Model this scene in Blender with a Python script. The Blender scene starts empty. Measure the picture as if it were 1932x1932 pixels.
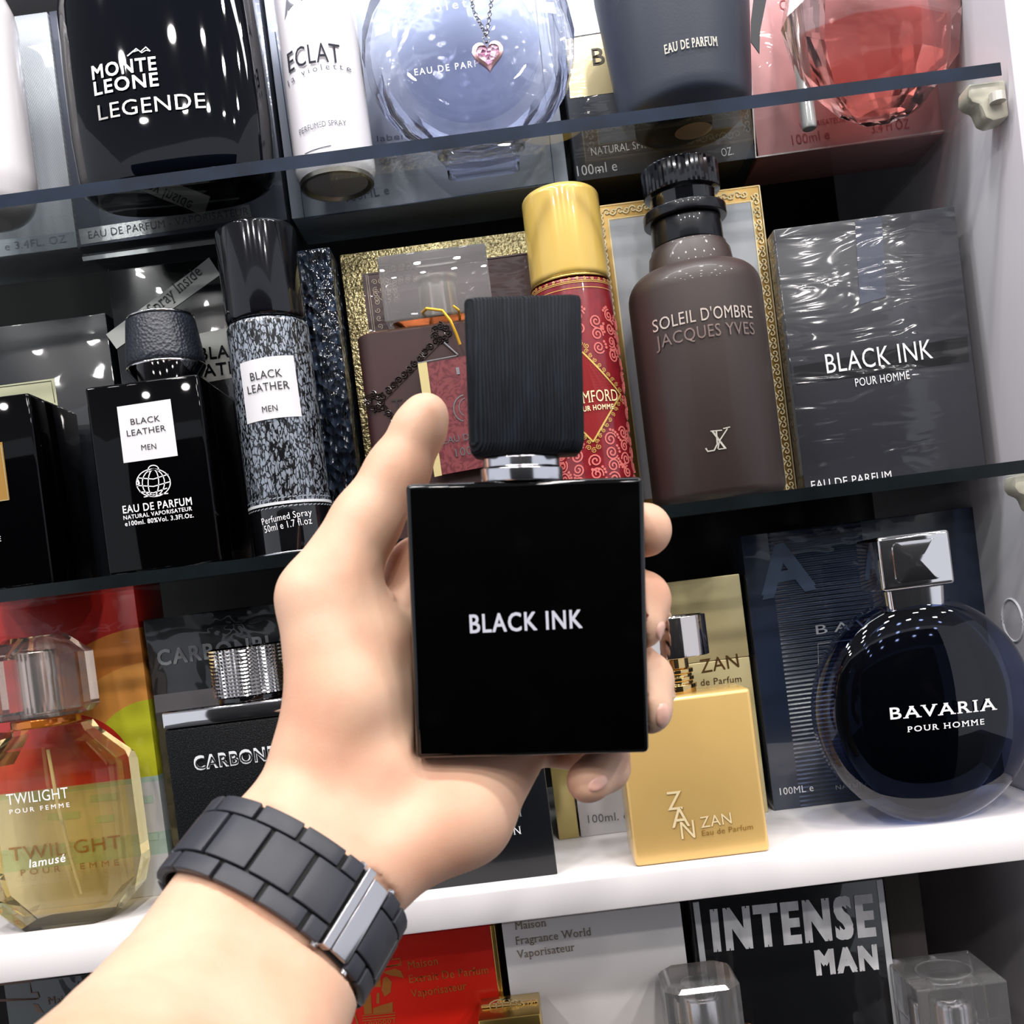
import bpy, bmesh, math, random
import numpy as np
from mathutils import Vector, Matrix
random.seed(7)
C = bpy.context.scene.collection
scn = bpy.context.scene

# ------------------------------------------------------------------ camera
F, CX, CY, DIST = 1935.0, 966.0, 1160.0, 0.471
YAW, PIT, ROLL = [math.radians(a) for a in (.88, .66, 7.15)]
C0 = np.array([0, -DIST, 1.3])
_v = np.array([-math.sin(YAW)*math.cos(PIT), math.cos(YAW)*math.cos(PIT), -math.sin(PIT)])
_r = np.cross(_v, [0, 0, 1]); _r /= np.linalg.norm(_r); _u = np.cross(_r, _v)
RV = math.cos(ROLL)*_r - math.sin(ROLL)*_u
UV = math.sin(ROLL)*_r + math.cos(ROLL)*_u
cd = bpy.data.cameras.new('camera'); cam = bpy.data.objects.new('camera', cd); C.objects.link(cam)
cam.matrix_world = Matrix(((RV[0], UV[0], -_v[0], C0[0]), (RV[1], UV[1], -_v[1], C0[1]), (RV[2], UV[2], -_v[2], C0[2]), (0, 0, 0, 1)))
cd.sensor_width = 36; cd.lens = 36*F/1932; cd.shift_y = (CY-966)/1932; cd.clip_start = .01; cd.clip_end = 50
cd.dof.use_dof = True; cd.dof.focus_distance = .49; cd.dof.aperture_fstop = 26
scn.camera = cam

# ------------------------------------------------------------------ view, world, light
vs = scn.view_settings
scn.display_settings.display_device = 'sRGB'
vs.view_transform = 'Standard'; vs.look = 'None'; vs.gamma = 1; vs.use_curve_mapping = False
vs.exposure = 0.05
cy = scn.cycles
cy.use_denoising = True
cy.max_bounces = 14; cy.diffuse_bounces = 3; cy.glossy_bounces = 4; cy.transmission_bounces = 12; cy.transparent_max_bounces = 16
cy.caustics_reflective = False; cy.caustics_refractive = False; cy.sample_clamp_indirect = 6
W = bpy.data.worlds.new('world'); scn.world = W; W.use_nodes = True
W.node_tree.nodes['Background'].inputs[0].default_value = (.86, .9, 1, 1)
W.node_tree.nodes['Background'].inputs[1].default_value = .8

def area(name, loc, size, power, col, target, shape='DISK', sy=None):
    l = bpy.data.lights.new(name, 'AREA'); l.shape = shape; l.size = size; l.energy = power; l.color = col
    if sy: l.size_y = sy
    o = bpy.data.objects.new(name, l); C.objects.link(o); o.location = loc
    o.rotation_euler = (Vector(target)-Vector(loc)).to_track_quat('-Z', 'Y').to_euler()
    return o
for ix in range(-2, 3):                       # the shop's ceiling spots
    for iy in range(4):
        x, y = ix*.75+.32, -.6-iy*.75
        area('ceiling_spot', (x, y, 2.86), .14, 7.2, (1, .96, .93), (x, y+.35, 0))
area('cabinet_strip', (0, -.10, 1.77), .55, 1.35, (.95, .96, 1), (0, .07, 1.5), 'RECTANGLE', .03)

# ------------------------------------------------------------------ helpers: pixels to places
def ray(px, py): return _v + RV*(px-CX)/F - UV*(py-CY)/F
def at(px, py, Y):
    d = ray(px, py); return C0 + d*(Y-C0[1])/d[1]
def on(px, py, Z):
    d = ray(px, py); return C0 + d*(Z-C0[2])/d[2]
def sz(n, dist): return n*dist/F

# ------------------------------------------------------------------ materials
def lin(h):
    h = h.lstrip('#'); out = []
    for i in (0, 2, 4):
        c = int(h[i:i+2], 16)/255; out.append(c/12.92 if c <= .04045 else ((c+.055)/1.055)**2.4)
    return (*out, 1)
MATS = {}
class Mat:
    def __init__(s, name):
        s.m = bpy.data.materials.new(name); s.m.use_nodes = True
        s.t = s.m.node_tree; s.n = s.t.nodes; s.b = s.n['Principled BSDF']; s.out = s.n['Material Output']
        MATS[name] = s.m
    def node(s, ty, **kw):
        n = s.n.new(ty)
        for k, v in kw.items():
            if k.startswith('i_'):
                key = k[2:]; key = int(key) if key.isdigit() else key.replace('_', ' ')
                n.inputs[key].default_value = v
            else: setattr(n, k, v)
        return n
    def link(s, a, b): s.t.links.new(a, b)
    def coords(s, scale=(1, 1, 1), rot=(0, 0, 0), loc=(0, 0, 0)):
        tc = s.node('ShaderNodeTexCoord'); mp = s.node('ShaderNodeMapping')
        mp.inputs['Scale'].default_value = scale; mp.inputs['Rotation'].default_value = rot; mp.inputs['Location'].default_value = loc
        s.link(tc.outputs['Object'], mp.inputs['Vector']); return mp.outputs['Vector']
    def noise(s, scale, stretch=(1, 1, 1), detail=3, dist=0, rough=.5):
        n = s.node('ShaderNodeTexNoise'); n.inputs['Scale'].default_value = scale; n.inputs['Detail'].default_value = detail
        n.inputs['Distortion'].default_value = dist; n.inputs['Roughness'].default_value = rough
        s.link(s.coords(stretch), n.inputs['Vector']); return n.outputs['Fac']
    def voro(s, scale, stretch=(1, 1, 1), feature='F1', out='Distance', rnd=1):
        n = s.node('ShaderNodeTexVoronoi'); n.feature = feature; n.inputs['Scale'].default_value = scale; n.inputs['Randomness'].default_value = rnd
        s.link(s.coords(stretch), n.inputs['Vector']); return n.outputs[out]
    def ramp(s, fac, stops, interp='LINEAR'):
        r = s.node('ShaderNodeValToRGB'); r.color_ramp.interpolation = interp; e = r.color_ramp.elements
        while len(e) < len(stops): e.new(.5)
        for i, (p, c) in enumerate(stops):
            e[i].position = p; e[i].color = lin(c) if isinstance(c, str) else (c, c, c, 1)
        s.link(fac, r.inputs[0]); return r.outputs[0]
    def math(s, op, a, b=None, c=None):
        n = s.node('ShaderNodeMath'); n.operation = op
        for i, x in enumerate((a, b, c)):
            if x is None: continue
            if isinstance(x, (int, float)): n.inputs[i].default_value = x
            else: s.link(x, n.inputs[i])
        return n.outputs[0]
    def mix(s, fac, a, b):
        n = s.node('ShaderNodeMix'); n.data_type = 'RGBA'
        for k, x in ((0, fac), (6, a), (7, b)):
            if isinstance(x, str): n.inputs[k].default_value = lin(x)
            elif isinstance(x, (int, float)): n.inputs[k].default_value = x
            else: s.link(x, n.inputs[k])
        return n.outputs[2]
    def bump(s, h, strength=.3, dist=.001, to='Normal'):
        n = s.node('ShaderNodeBump'); n.inputs['Strength'].default_value = strength; n.inputs['Distance'].default_value = dist
        s.link(h, n.inputs['Height']); s.link(n.outputs[0], s.b.inputs[to]); return n
    def col(s, x):
        if isinstance(x, str): s.b.inputs['Base Color'].default_value = lin(x)
        else: s.link(x, s.b.inputs['Base Color'])
    def xyz(s):
        tc = s.node('ShaderNodeTexCoord'); sp = s.node('ShaderNodeSeparateXYZ'); s.link(tc.outputs['Object'], sp.inputs[0]); return sp.outputs
def M(name, col='#808080', rough=.5, metal=0, spec=.5, coat=0, cr=.03, trans=0, ior=1.46, sss=0):
    if name in MATS: return MATS[name]
    s = Mat(name); b = s.b.inputs
    b['Base Color'].default_value = lin(col); b['Roughness'].default_value = rough; b['Metallic'].default_value = metal
    b['Specular IOR Level'].default_value = spec; b['Coat Weight'].default_value = coat; b['Coat Roughness'].default_value = cr
    b['Transmission Weight'].default_value = trans; b['IOR'].default_value = ior
    if sss: b['Subsurface Weight'].default_value = sss; b['Subsurface Radius'].default_value = (1, .35, .2); b['Subsurface Scale'].default_value = .004
    return s.m
def film(name, col, rough=.45, metal=0, scale=60, stretch=(1, 1, 3), strength=.35, dist=.002, coat=1, spec=.4, cr=.04):
    """printed card under a tight clear wrap: the wrap is a coat with its own creases"""
    if name in MATS: return MATS[name]
    m = M(name, col, rough, metal, spec, coat, cr)
    s = Mat.__new__(Mat); s.m = m; s.t = m.node_tree; s.n = s.t.nodes; s.b = s.n['Principled BSDF']
    h = s.noise(scale, stretch, 2, .8)
    s.bump(h, strength, dist, 'Coat Normal')
    return m
def thin(name, tint, edge=1.45, rough=0.0):
    """clear thin-walled sheet: tinted see-through plus fresnel gloss"""
    if name in MATS: return MATS[name]
    s = Mat(name); s.n.remove(s.b)
    t = s.node('ShaderNodeBsdfTransparent'); t.inputs[0].default_value = lin(tint)
    g = s.node('ShaderNodeBsdfGlossy'); g.inputs['Roughness'].default_value = rough; g.inputs[0].default_value = (1, 1, 1, 1)
    fr = s.node('ShaderNodeFresnel'); ge_ = s.node('ShaderNodeNewGeometry')
    s.link(s.math('ADD', s.math('MULTIPLY', ge_.outputs['Backfacing'], 1/edge-edge), edge), fr.inputs[0])      # both faces alike: a sheet, not a solid
    mx = s.node('ShaderNodeMixShader'); s.link(fr.outputs[0], mx.inputs[0]); s.link(t.outputs[0], mx.inputs[1]); s.link(g.outputs[0], mx.inputs[2])
    s.link(mx.outputs[0], s.out.inputs[0]); return s.m

def gem(name, tint, ior=1.45, fac=.5, lit_white=0.):
    """cut crystal: solid refraction blended with clear see-through, so that light still reaches what stands inside"""
    if name in MATS: return MATS[name]
    s = Mat(name); s.n.remove(s.b)
    gl = s.node('ShaderNodeBsdfGlass'); gl.inputs['Color'].default_value = lin(tint); gl.inputs['IOR'].default_value = ior; gl.inputs['Roughness'].default_value = 0
    t = s.node('ShaderNodeBsdfTransparent'); t.inputs[0].default_value = lin(tint)
    g = s.node('ShaderNodeBsdfGlossy'); g.inputs['Roughness'].default_value = 0; g.inputs[0].default_value = (1, 1, 1, 1)
    fr = s.node('ShaderNodeFresnel'); fr.inputs[0].default_value = ior
    mx = s.node('ShaderNodeMixShader'); s.link(fr.outputs[0], mx.inputs[0]); s.link(t.outputs[0], mx.inputs[1]); s.link(g.outputs[0], mx.inputs[2])
    m2 = s.node('ShaderNodeMixShader'); m2.inputs[0].default_value = fac; s.link(mx.outputs[0], m2.inputs[1]); s.link(gl.outputs[0], m2.inputs[2])
    if lit_white:                                    # white mixed in to paint the light that clear caps catch
        df = s.node('ShaderNodeBsdfDiffuse'); m3 = s.node('ShaderNodeMixShader'); m3.inputs[0].default_value = lit_white
        s.link(m2.outputs[0], m3.inputs[1]); s.link(df.outputs[0], m3.inputs[2]); m2 = m3
    s.link(m2.outputs[0], s.out.inputs[0]); return s.m

# ------------------------------------------------------------------ mesh makers: each returns (verts, faces)
def bm_out(bm):
    bm.verts.index_update(); v = [tuple(x.co) for x in bm.verts]; f = [tuple(a.index for a in x.verts) for x in bm.faces]; bm.free(); return v, f
def bevelled(v, f, w, seg=2):
    if w <= 0: return v, f
    bm = bmesh.new(); vv = [bm.verts.new(p) for p in v]
    for q in f: bm.faces.new([vv[i] for i in q])
    bmesh.ops.recalc_face_normals(bm, faces=bm.faces)
    e = [x for x in bm.edges if len(x.link_faces) == 2 and x.calc_face_angle(0) > .5]
    bmesh.ops.bevel(bm, geom=e, offset=w, segments=seg, profile=.5, affect='EDGES', clamp_overlap=True)
    return bm_out(bm)
def box(x0, x1, y0, y1, z0, z1, bev=0, seg=2):
    v = [(x, y, z) for z in (z0, z1) for y in (y0, y1) for x in (x0, x1)]
    f = [(0, 2, 3, 1), (4, 5, 7, 6), (0, 1, 5, 4), (2, 6, 7, 3), (0, 4, 6, 2), (1, 3, 7, 5)]
    return bevelled(v, f, bev, seg)
def lathe(prof, n=48, c=(0, 0), flute=None):
    v, f = [], []
    for (r, z) in prof:
        for i in range(n):
            a = 2*math.pi*i/n; rr = r*(1+(flute[1]*(1 if i % 2 else -1) if flute and flute[0](z) else 0))
            v.append((c[0]+rr*math.sin(a), c[1]-rr*math.cos(a), z))
    m = len(prof)
    for j in range(m-1):
        for i in range(n):
            k = (i+1) % n; f.append((j*n+i, j*n+k, (j+1)*n+k, (j+1)*n+i))
    f.append(tuple(reversed(range(n)))); f.append(tuple(range((m-1)*n, m*n)))
    return v, f
def rounded(prof, r=.001, n=4):
    """round the corners of a lathe profile"""
    out = [prof[0]]
    for i in range(1, len(prof)-1):
        a, b, c = [np.array(p, float) for p in prof[i-1:i+2]]
        d1, d2 = a-b, c-b; l1, l2 = np.linalg.norm(d1), np.linalg.norm(d2)
        if l1 < 1e-9 or l2 < 1e-9: continue
        k = min(r, l1*.45, l2*.45); p, q = b+d1/l1*k, b+d2/l2*k
        for t in np.linspace(0, 1, n): out.append(tuple((1-t)**2*p+2*t*(1-t)*b+t*t*q))
    out.append(prof[-1]); return out
def rrect(w, d, r, n=6, c=(0, 0)):
    """rounded rectangle, counter-clockwise from +x"""
    pts = []
    for qx, qy, a0 in ((1, 1, 0), (-1, 1, 90), (-1, -1, 180), (1, -1, 270)):
        for k in range(n+1):
            a = math.radians(a0+90*k/n); pts.append((c[0]+qx*(w/2-r)+r*math.cos(a), c[1]+qy*(d/2-r)+r*math.sin(a)))
    return pts
def ell(a, b, n=48, c=(0, 0), p=2.0):
    o = []
    for i in range(n):
        t = 2*math.pi*i/n; x, y = math.cos(t), math.sin(t)
        o.append((c[0]+a*math.copysign(abs(x)**(2/p), x), c[1]+b*math.copysign(abs(y)**(2/p), y)))
    return o
def loft(secs):
    """secs: list of (z, pts)"""
    n = len(secs[0][1]); v = [(p[0], p[1], z) for z, pts in secs for p in pts]; f = []
    for j in range(len(secs)-1):
        for i in range(n):
            k = (i+1) % n; f.append((j*n+i, j*n+k, (j+1)*n+k, (j+1)*n+i))
    f.append(tuple(reversed(range(n)))); f.append(tuple(range((len(secs)-1)*n, len(secs)*n))); return v, f
def prism(poly, y0, y1, bev=0, seg=2):
    """polygon in x,z pushed along y"""
    n = len(poly); v = [(x, y0, z) for x, z in poly]+[(x, y1, z) for x, z in poly]
    f = [tuple(range(n)), tuple(reversed(range(n, 2*n)))]+[(i, i+n, (i+1) % n+n, (i+1) % n) for i in range(n)]
    return bevelled(v, f, bev, seg)
def tube(path, r, n=8, closed=False):
    P = [Vector(p) for p in path]; v, f = [], []; m = len(P); up = Vector((0, 0, 1))
    for i, p in enumerate(P):
        a = P[(i-1) % m] if closed or i else P[0]; b = P[(i+1) % m] if closed or i < m-1 else P[-1]
        t = (b-a).normalized(); s = t.cross(up)
        if s.length < 1e-4: s = t.cross(Vector((1, 0, 0)))
        s.normalize(); w = s.cross(t); rr = r[i] if isinstance(r, (list, tuple)) else r
        for k in range(n):
            g = 2*math.pi*k/n; v.append(tuple(p+s*rr*math.cos(g)+w*rr*math.sin(g)))
    for i in range(m if closed else m-1):
        j = (i+1) % m
        for k in range(n): f.append((i*n+k, i*n+(k+1) % n, j*n+(k+1) % n, j*n+k))
    if not closed: f.append(tuple(reversed(range(n)))); f.append(tuple(range((m-1)*n, m*n)))
    return v, f
def join(*ms):
    V, Fc = [], []
    for v, f in ms:
        o = len(V); V += list(v); Fc += [tuple(i+o for i in q) for q in f]
    return V, Fc
def mobj(name, vf, mat, parent=None, smooth=35):
    me = bpy.data.meshes.new(name); me.from_pydata([tuple(map(float, p)) for p in vf[0]], [], vf[1]); me.update()
    bm = bmesh.new(); bm.from_mesh(me); bmesh.ops.recalc_face_normals(bm, faces=bm.faces); bm.to_mesh(me); bm.free()
    for m in (mat if isinstance(mat, (list, tuple)) else [mat]): me.materials.append(m)
    if smooth and len(me.polygons):
        me.polygons.foreach_set('use_smooth', [True]*len(me.polygons)); me.set_sharp_from_angle(angle=math.radians(smooth))
    o = bpy.data.objects.new(name, me); C.objects.link(o)
    if parent is not None: o.parent = parent
    return o
def tag(o, label, cat, group=None, kind=None):
    if label: o['label'] = label
    if cat: o['category'] = cat
    if group: o['group'] = group
    if kind: o['kind'] = kind
    return o

# ------------------------------------------------------------------ lettering
_TC = {}
def glyphs(text, bold=0., shear=0., space=None, serif=False):
    space = space or 1.06+max(0, bold)*4
    key = (text, bold, shear, space, serif)
    if key in _TC: return _TC[key]
    cu = bpy.data.curves.new('t', 'FONT'); cu.body = text; cu.size = 1; cu.resolution_u = 3; cu.offset = bold; cu.shear = shear; cu.space_character = space
    o = bpy.data.objects.new('t', cu); C.objects.link(o); dg = bpy.context.evaluated_depsgraph_get()
    me = bpy.data.meshes.new_from_object(o.evaluated_get(dg))
    bm = bmesh.new(); bm.from_mesh(me); bmesh.ops.remove_doubles(bm, verts=bm.verts, dist=1e-5)
    v = [tuple(x.co) for x in bm.verts]; bm.verts.index_update(); f = [tuple(a.index for a in x.verts) for x in bm.faces]
    ser = []
    if serif:
        for e in bm.edges:
            if len(e.link_faces) != 1: continue
            a, b = e.verts[0].co, e.verts[1].co
            if abs(a.y-b.y) < 1e-3 and .03 < abs(a.x-b.x) < .17:
                yc = a.y; fy = e.link_faces[0].calc_center_median().y; s = 1 if fy > yc else -1
                ser.append((min(a.x, b.x)-.06, max(a.x, b.x)+.06, yc, yc+s*.035))
    bm.free(); bpy.data.objects.remove(o); bpy.data.curves.remove(cu); bpy.data.meshes.remove(me)
    for x0, x1, y0, y1 in ser:
        k = len(v); v += [(x0, y0, 0), (x1, y0, 0), (x1, y1, 0), (x0, y1, 0)]; f.append((k, k+1, k+2, k+3))
    xs = [p[0] for p in v]; x0, x1 = min(xs), max(xs)
    _TC[key] = ([((p[0]-x0)/(x1-x0), p[1]/.729) for p in v], f); return _TC[key]

class Thing:
    def __init__(s, name, loc, label, cat, group=None, rz=0):
        s.o = bpy.data.objects.new(name, None); C.objects.link(s.o); s.o.location = loc; s.o.rotation_euler = (0, 0, rz); s.o.empty_display_size = .01
        tag(s.o, label, cat, group)
        s.p = np.array(loc, float); s.c, s.s = math.cos(rz), math.sin(rz); s.acc = {}; s.g = lambda x, z: 0.0
    def local(s, P):
        d = np.array(P)-s.p; return np.array([d[0]*s.c+d[1]*s.s, -d[0]*s.s+d[1]*s.c, d[2]])
    def part(s, name, vf, mat, parent=None, smooth=35, label=None):
        o = mobj(name, vf, mat, parent or s.o, smooth)
        if label: o['label'] = label
        return o
    # -- a surface y = g(x, z) on which print is laid
    def surf(s, g): s.g = g if callable(g) else (lambda x, z, y=g: y); return s
    def st(s, px, py):
        o = s.local(C0); d0 = ray(px, py); d = np.array([d0[0]*s.c+d0[1]*s.s, -d0[0]*s.s+d0[1]*s.c, d0[2]]); y = s.g(0, 0)
        for _ in range(12):
            p = o+d*(y-o[1])/d[1]; y = .5*y+.5*s.g(p[0], p[2])
        p = o+d*(y-o[1])/d[1]; return np.array([p[0], p[2]])
    def add(s, part, mat, vf, parent=None, line=0):
        k = (part, mat.name, parent.name if parent else None, line); s.acc.setdefault(k, ([], [], mat, parent)); V, Fc = s.acc[k][:2]
        o = len(V); V += list(vf[0]); Fc += [tuple(i+o for i in q) for q in vf[1]]
    def lift(s, pts, off): return [(float(x), float(s.g(x, z))-off, float(z)) for x, z in pts]
    def text(s, body, p0, p1, h, mat, part='lettering', off=.00035, parent=None, **kw):
        a, b = s.st(*p0), s.st(*p1); off = max(off, .0008) if abs(s.g(.012, .03)-s.g(0, .03)) > 1e-5 else off
        ex = b-a; n = np.array([-ex[1], ex[0]])/np.linalg.norm(ex); hh = h*(s.p[1]+float(s.g(*a))+DIST)/F
        s.lines = getattr(s, 'lines', 0)+1; bo = max(0, kw.pop('bold', 0)); kw.setdefault('space', 1.06+bo*4); v, f = glyphs(body, **kw); b_ = bo*hh*1.5
        if bo: a = a+ex/np.linalg.norm(ex)*b_; ex = ex*(1-2*b_/np.linalg.norm(ex))
        for i, (du, dw) in enumerate(((0, 0), (b_, b_), (-b_, b_), (b_, -b_), (-b_, -b_)) if bo else ((0, 0),)):
            e_ = ex/np.linalg.norm(ex); s.add(part, mat, (s.lift([a+ex*u+n*hh*w+e_*du+n*dw for u, w in v], off+i*2e-6), f), parent, s.lines)
    def quad(s, part, pts, mat, off=.0002, n=14, m=1, th=0., parent=None, now=False):
        """flat label given by four corners TL TR BR BL in the photo"""
        tl, tr, br, bl = [s.st(*p) for p in pts]; V, Fc = [], []
        for j in range(m+1):
            for i in range(n+1):
                u, w = i/n, j/m; V.append((1-w)*((1-u)*bl+u*br)+w*((1-u)*tl+u*tr))
        for j in range(m):
            for i in range(n): k = j*(n+1)+i; Fc.append((k, k+1, k+n+2, k+n+1))
        vf = (s.lift(V, off), Fc)
        if now: return s.part(part, vf, mat, parent)
        s.add(part, mat, vf, parent)
    def line(s, part, pts, w, mat, off=.0003, closed=False, local=False, parent=None):
        P = [np.array(p, float) if local else s.st(*p) for p in pts]; V, Fc = [], []; m = len(P)
        for i in range(m):
            a = P[i-1] if (closed or i) else P[i]; b = P[(i+1) % m] if (closed or i < m-1) else P[i]
            t = b-a; L = np.linalg.norm(t); t = t/L if L > 1e-9 else np.array([1., 0]); n = np.array([-t[1], t[0]])*w/2
            V += [P[i]-n, P[i]+n]
        for i in range(m if closed else m-1):
            j = (i+1) % m; Fc.append((2*i, 2*j, 2*j+1, 2*i+1))
        s.add(part, mat, (s.lift(V, off), Fc), parent)
    def poly(s, part, pts, mat, off=.0002, local=False, parent=None):
        P = [p if local else s.st(*p) for p in pts]; s.add(part, mat, (s.lift(P, off), [tuple(range(len(P)))]), parent)
    def done(s):
        for (n, _, _, _), (V, Fc, mat, par) in s.acc.items(): s.part(n, (V, Fc), mat, par, smooth=0)
        s.acc = {}
def arc(cx, cy, rx, ry, a0, a1, n=16): return [(cx+rx*math.cos(math.radians(a0+(a1-a0)*i/n)), cy+ry*math.sin(math.radians(a0+(a1-a0)*i/n))) for i in range(n+1)]
def spiral(cx, cy, r, turns=1.5, a0=0, flip=1, n=20): return [(cx+flip*r*(1-.85*i/n)*math.cos(a0+turns*6.283*i/n), cy+r*(1-.85*i/n)*math.sin(a0+turns*6.283*i/n)) for i in range(n+1)]

Z1, Z2, Z3, Z4 = 1.5155, 1.3356, 1.1692, 1.0
WALL_X = .247

# ------------------------------------------------------------------ setting
def structure(name, vf, mat, label=None):
    o = mobj(name, vf, mat); tag(o, label, None, None, 'structure'); return o
wm = Mat('wall_laminate'); wm.b.inputs['Roughness'].default_value = .38
wm.col(wm.ramp(wm.noise(9, (1, 1, .4), 3), [(.3, '#b2afb5'), (.7, '#bfbbc0')]))
structure('wall_right', box(WALL_X, WALL_X+.018, -.003, .262, .6, 1.72, .0006), wm.m)
bm_ = M('wall_backing', '#0c0d0c', .6)
structure('wall_back', box(-.6, WALL_X, .244, .262, .6, 1.72), bm_)
structure('wall_left', box(-.62, -.6, -.003, .262, .6, 1.72), wm.m)
structure('ceiling_cabinet', box(-.62, WALL_X+.018, 0, .262, 1.70, 1.72), wm.m)
structure('floor', box(-3, 3, -4.2, .4, -.05, 0), M('floor_tile', '#141312', .35))
structure('ceiling', box(-3, 3, -4.2, .4, 2.9, 2.95), M('ceiling_paint', '#c9c6c6', .8))
sh = Mat('blocker_dark'); sh.b.inputs['Roughness'].default_value = .5
sh.col(sh.ramp(sh.noise(3.2, (1, 1, 1), 2, .4), [(.45, '#08090b'), (.62, '#15171a'), (.75, '#3a3531')]))
structure('reflection_blocker', box(-1.25, 1.25, -2.2, -2.1, 0, 2.0), sh.m)  # unseen dark panel, added to keep reflections in the black bottles dark

# shelves
class _G: m = thin('shelf_glass', '#f8fbfb', 1.4)
GL = _G
ge = Mat('shelf_glass_edge'); ge.b.inputs['Roughness'].default_value = .3; ge.b.inputs['Specular IOR Level'].default_value = .12
ge.col(ge.ramp(ge.noise(40, (1, 1, 1), 3), [(.3, '#121b26'), (.75, '#243248')]))
ge2 = Mat('shelf_glass_edge_dark'); ge2.b.inputs['Roughness'].default_value = .2; ge2.col(ge2.ramp(ge2.noise(40, (1, 1, 1), 3), [(.3, '#070b0d'), (.75, '#10181b')]))
ge.col(ge.ramp(ge.noise(40, (1, 1, 1), 3), [(.3, '#121b28'), (.75, '#1e2b3f')]))
def glass_shelf(z, label, em):
    x0, x1, y0, y1, t = -.595, .2435, 0, .2425, .006
    v, f = box(x0, x1, y0, y1, z-t, z)
    o = mobj('glass_shelf', (v, f), [GL.m, em.m], None, 0); tag(o, label, 'shelf', 'glass shelves')
    for p in o.data.polygons:
        if abs(p.normal.y) > .9 and p.center.y < .01: p.material_index = 1
    return o
glass_shelf(Z1, 'upper glass shelf with the tall black bottle and heart-pendant bottle on it', ge)
glass_shelf(Z2, 'middle glass shelf under the black leather bottle and the matte brown bottle', ge2)
wb = M('white_board', '#efeaea', .3, 0, .5)
def board(z, label):
    o = mobj('shelf_board', box(-.6, WALL_X-.0005, 0, .243, z-.0153, z, .0008), wb); tag(o, label, 'shelf')
board(Z3, 'thick white shelf board under the gold bottle and the round black bottle')
board(Z4, 'white shelf board at the very bottom under the clear capped bottles')
clipm = M('clip_plastic', '#e9e4cf', .25, 0, .5, 0, .03, .35)
def clip(px, py, z, label):
    t = Thing('shelf_clip', (WALL_X-.0005, .009, z-.006), label, 'shelf clip', 'shelf clips')
    # a rounded peg plate screwed to the wall with a ledge that carries the glass
    t.part('bracket', prism([(-.017, -.0003), (0, -.0003), (0, -.0175), (-.0075, -.0185), (-.0108, -.0165), (-.0125, -.0105), (-.016, -.0088), (-.0178, -.006)], -.006, .006, .0015), clipm)
    t.part('pin', join(lathe([(.0, -.0115), (.0035, -.0115), (.0035, -.0075), (0, -.0075)], 20, (-.006, -.0085))), M('clip_screw', '#c9c6bb', .3, .3))
    t.done()
clip(1850, 190, Z1, 'cream plastic shelf clip under the upper glass shelf on the right wall')
clip(1900, 930, Z2, 'cream plastic shelf clip under the middle glass shelf on the right wall')

# ------------------------------------------------------------------ common colours
WHITE = M('print_white', '#f4f2f4', .4); BLACKP = M('print_black', '#15161a', .5); GREYP = M('print_grey', '#8d9096', .4)
SILVER = M('foil_silver', '#d9d9dc', .22, 1); GOLDF = M('foil_gold', '#d6b566', .25, 1); CHROME = M('chrome', '#e9e6e6', .06, 1)
CRYSTAL = gem('crystal', '#fdfdfe', 1.4, .45, .12)
BGLASS = M('black_glass', '#020203', .03, 0, .28, 0)
CREAM = M('foil_cream', '#ecd9ae', .3, .6)

def carton(name, label, tl, tr, y, z, mat, depth=.045, mid=None, bev=.0006, group=None, xr=None, xl=None, cat='perfume box'):
    """a folding carton: the top edge's corners in the photo, the depth of its front, the shelf it stands on"""
    dy = (1.0)
    a, b = at(*tl, y), at(*tr, y)
    x0 = a[0] if xl is None else xl; x1 = b[0] if xr is None else xr; h = (a[2]+b[2])/2-z
    t = Thing(name, ((x0+x1)/2, y, z), label, cat, group); w = (x1-x0)/2
    t.w, t.h = w, h
    t.part('carton', box(-w, w, 0, depth, 0, h, bev), mat)
    return t

# ------------------------------------------------------------------ top row, standing on the upper glass shelf
_st0 = Thing.st
def _st(s, px, py):
    p = _st0(s, px, py)
    if getattr(s, 'refr', 0) and py > 398-.1413*px: pass       # seen through the glass
    return p
Thing.st = _st
def front_x(px, py, y): return at(px, py, y)[0]

# white hatched carton at the left
hm = Mat('hatched_card'); hm.b.inputs['Roughness'].default_value = .35; hm.b.inputs['Coat Weight'].default_value = .4
wv = hm.node('ShaderNodeTexWave'); wv.inputs['Scale'].default_value = 420; wv.wave_type = 'BANDS'; hm.link(hm.coords((1, 1, .5), (0, .5, 0)), wv.inputs['Vector'])
hm.col(hm.mix(wv.outputs[0], '#b4bac2', '#cbd0d6')); hm.bump(wv.outputs[0], .25, .0005)
xr = front_x(118, 250, .0715)
t = Thing('perfume_box', (xr-.04, .0715, Z1), 'white hatched perfume box at the left end of the upper glass shelf', 'perfume box'); t.refr = 1
t.part('carton', box(-.04, .04, 0, .04, 0, .125, .0005), hm.m)
t.quad('band', [(-60, 460), (140, 437), (146, 466), (-60, 492)], M('band_grey', '#aab3ba', .3, .3), .0002, parent=None)
t.text('100ml e 3.4FL. OZ', (-52, 482), (126, 457), 15, M('ink_grey', '#7d858c', .5)); t.done()

# white rounded bottle half out of the frame
t = Thing('perfume_spray', (front_x(-45, 200, .03), .030, Z1), 'white round-bottomed bottle cut off by the left edge of the upper shelf', 'spray bottle')
pw = M('pearl_white', '#dcd7d8', .2, 0, .5, .6)
t.part('body', lathe(rounded([(0, .0), (.013, 0), (.0205, .006), (.0235, .018), (.0235, .1), (.019, .112), (0, .112)], .004, 5), 48), pw)
t.part('cap', lathe(rounded([(0, .1125), (.016, .1125), (.016, .135), (0, .135)], .002), 40), M('pearl_cap', '#e7dfdf', .25))
t.done()

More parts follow.
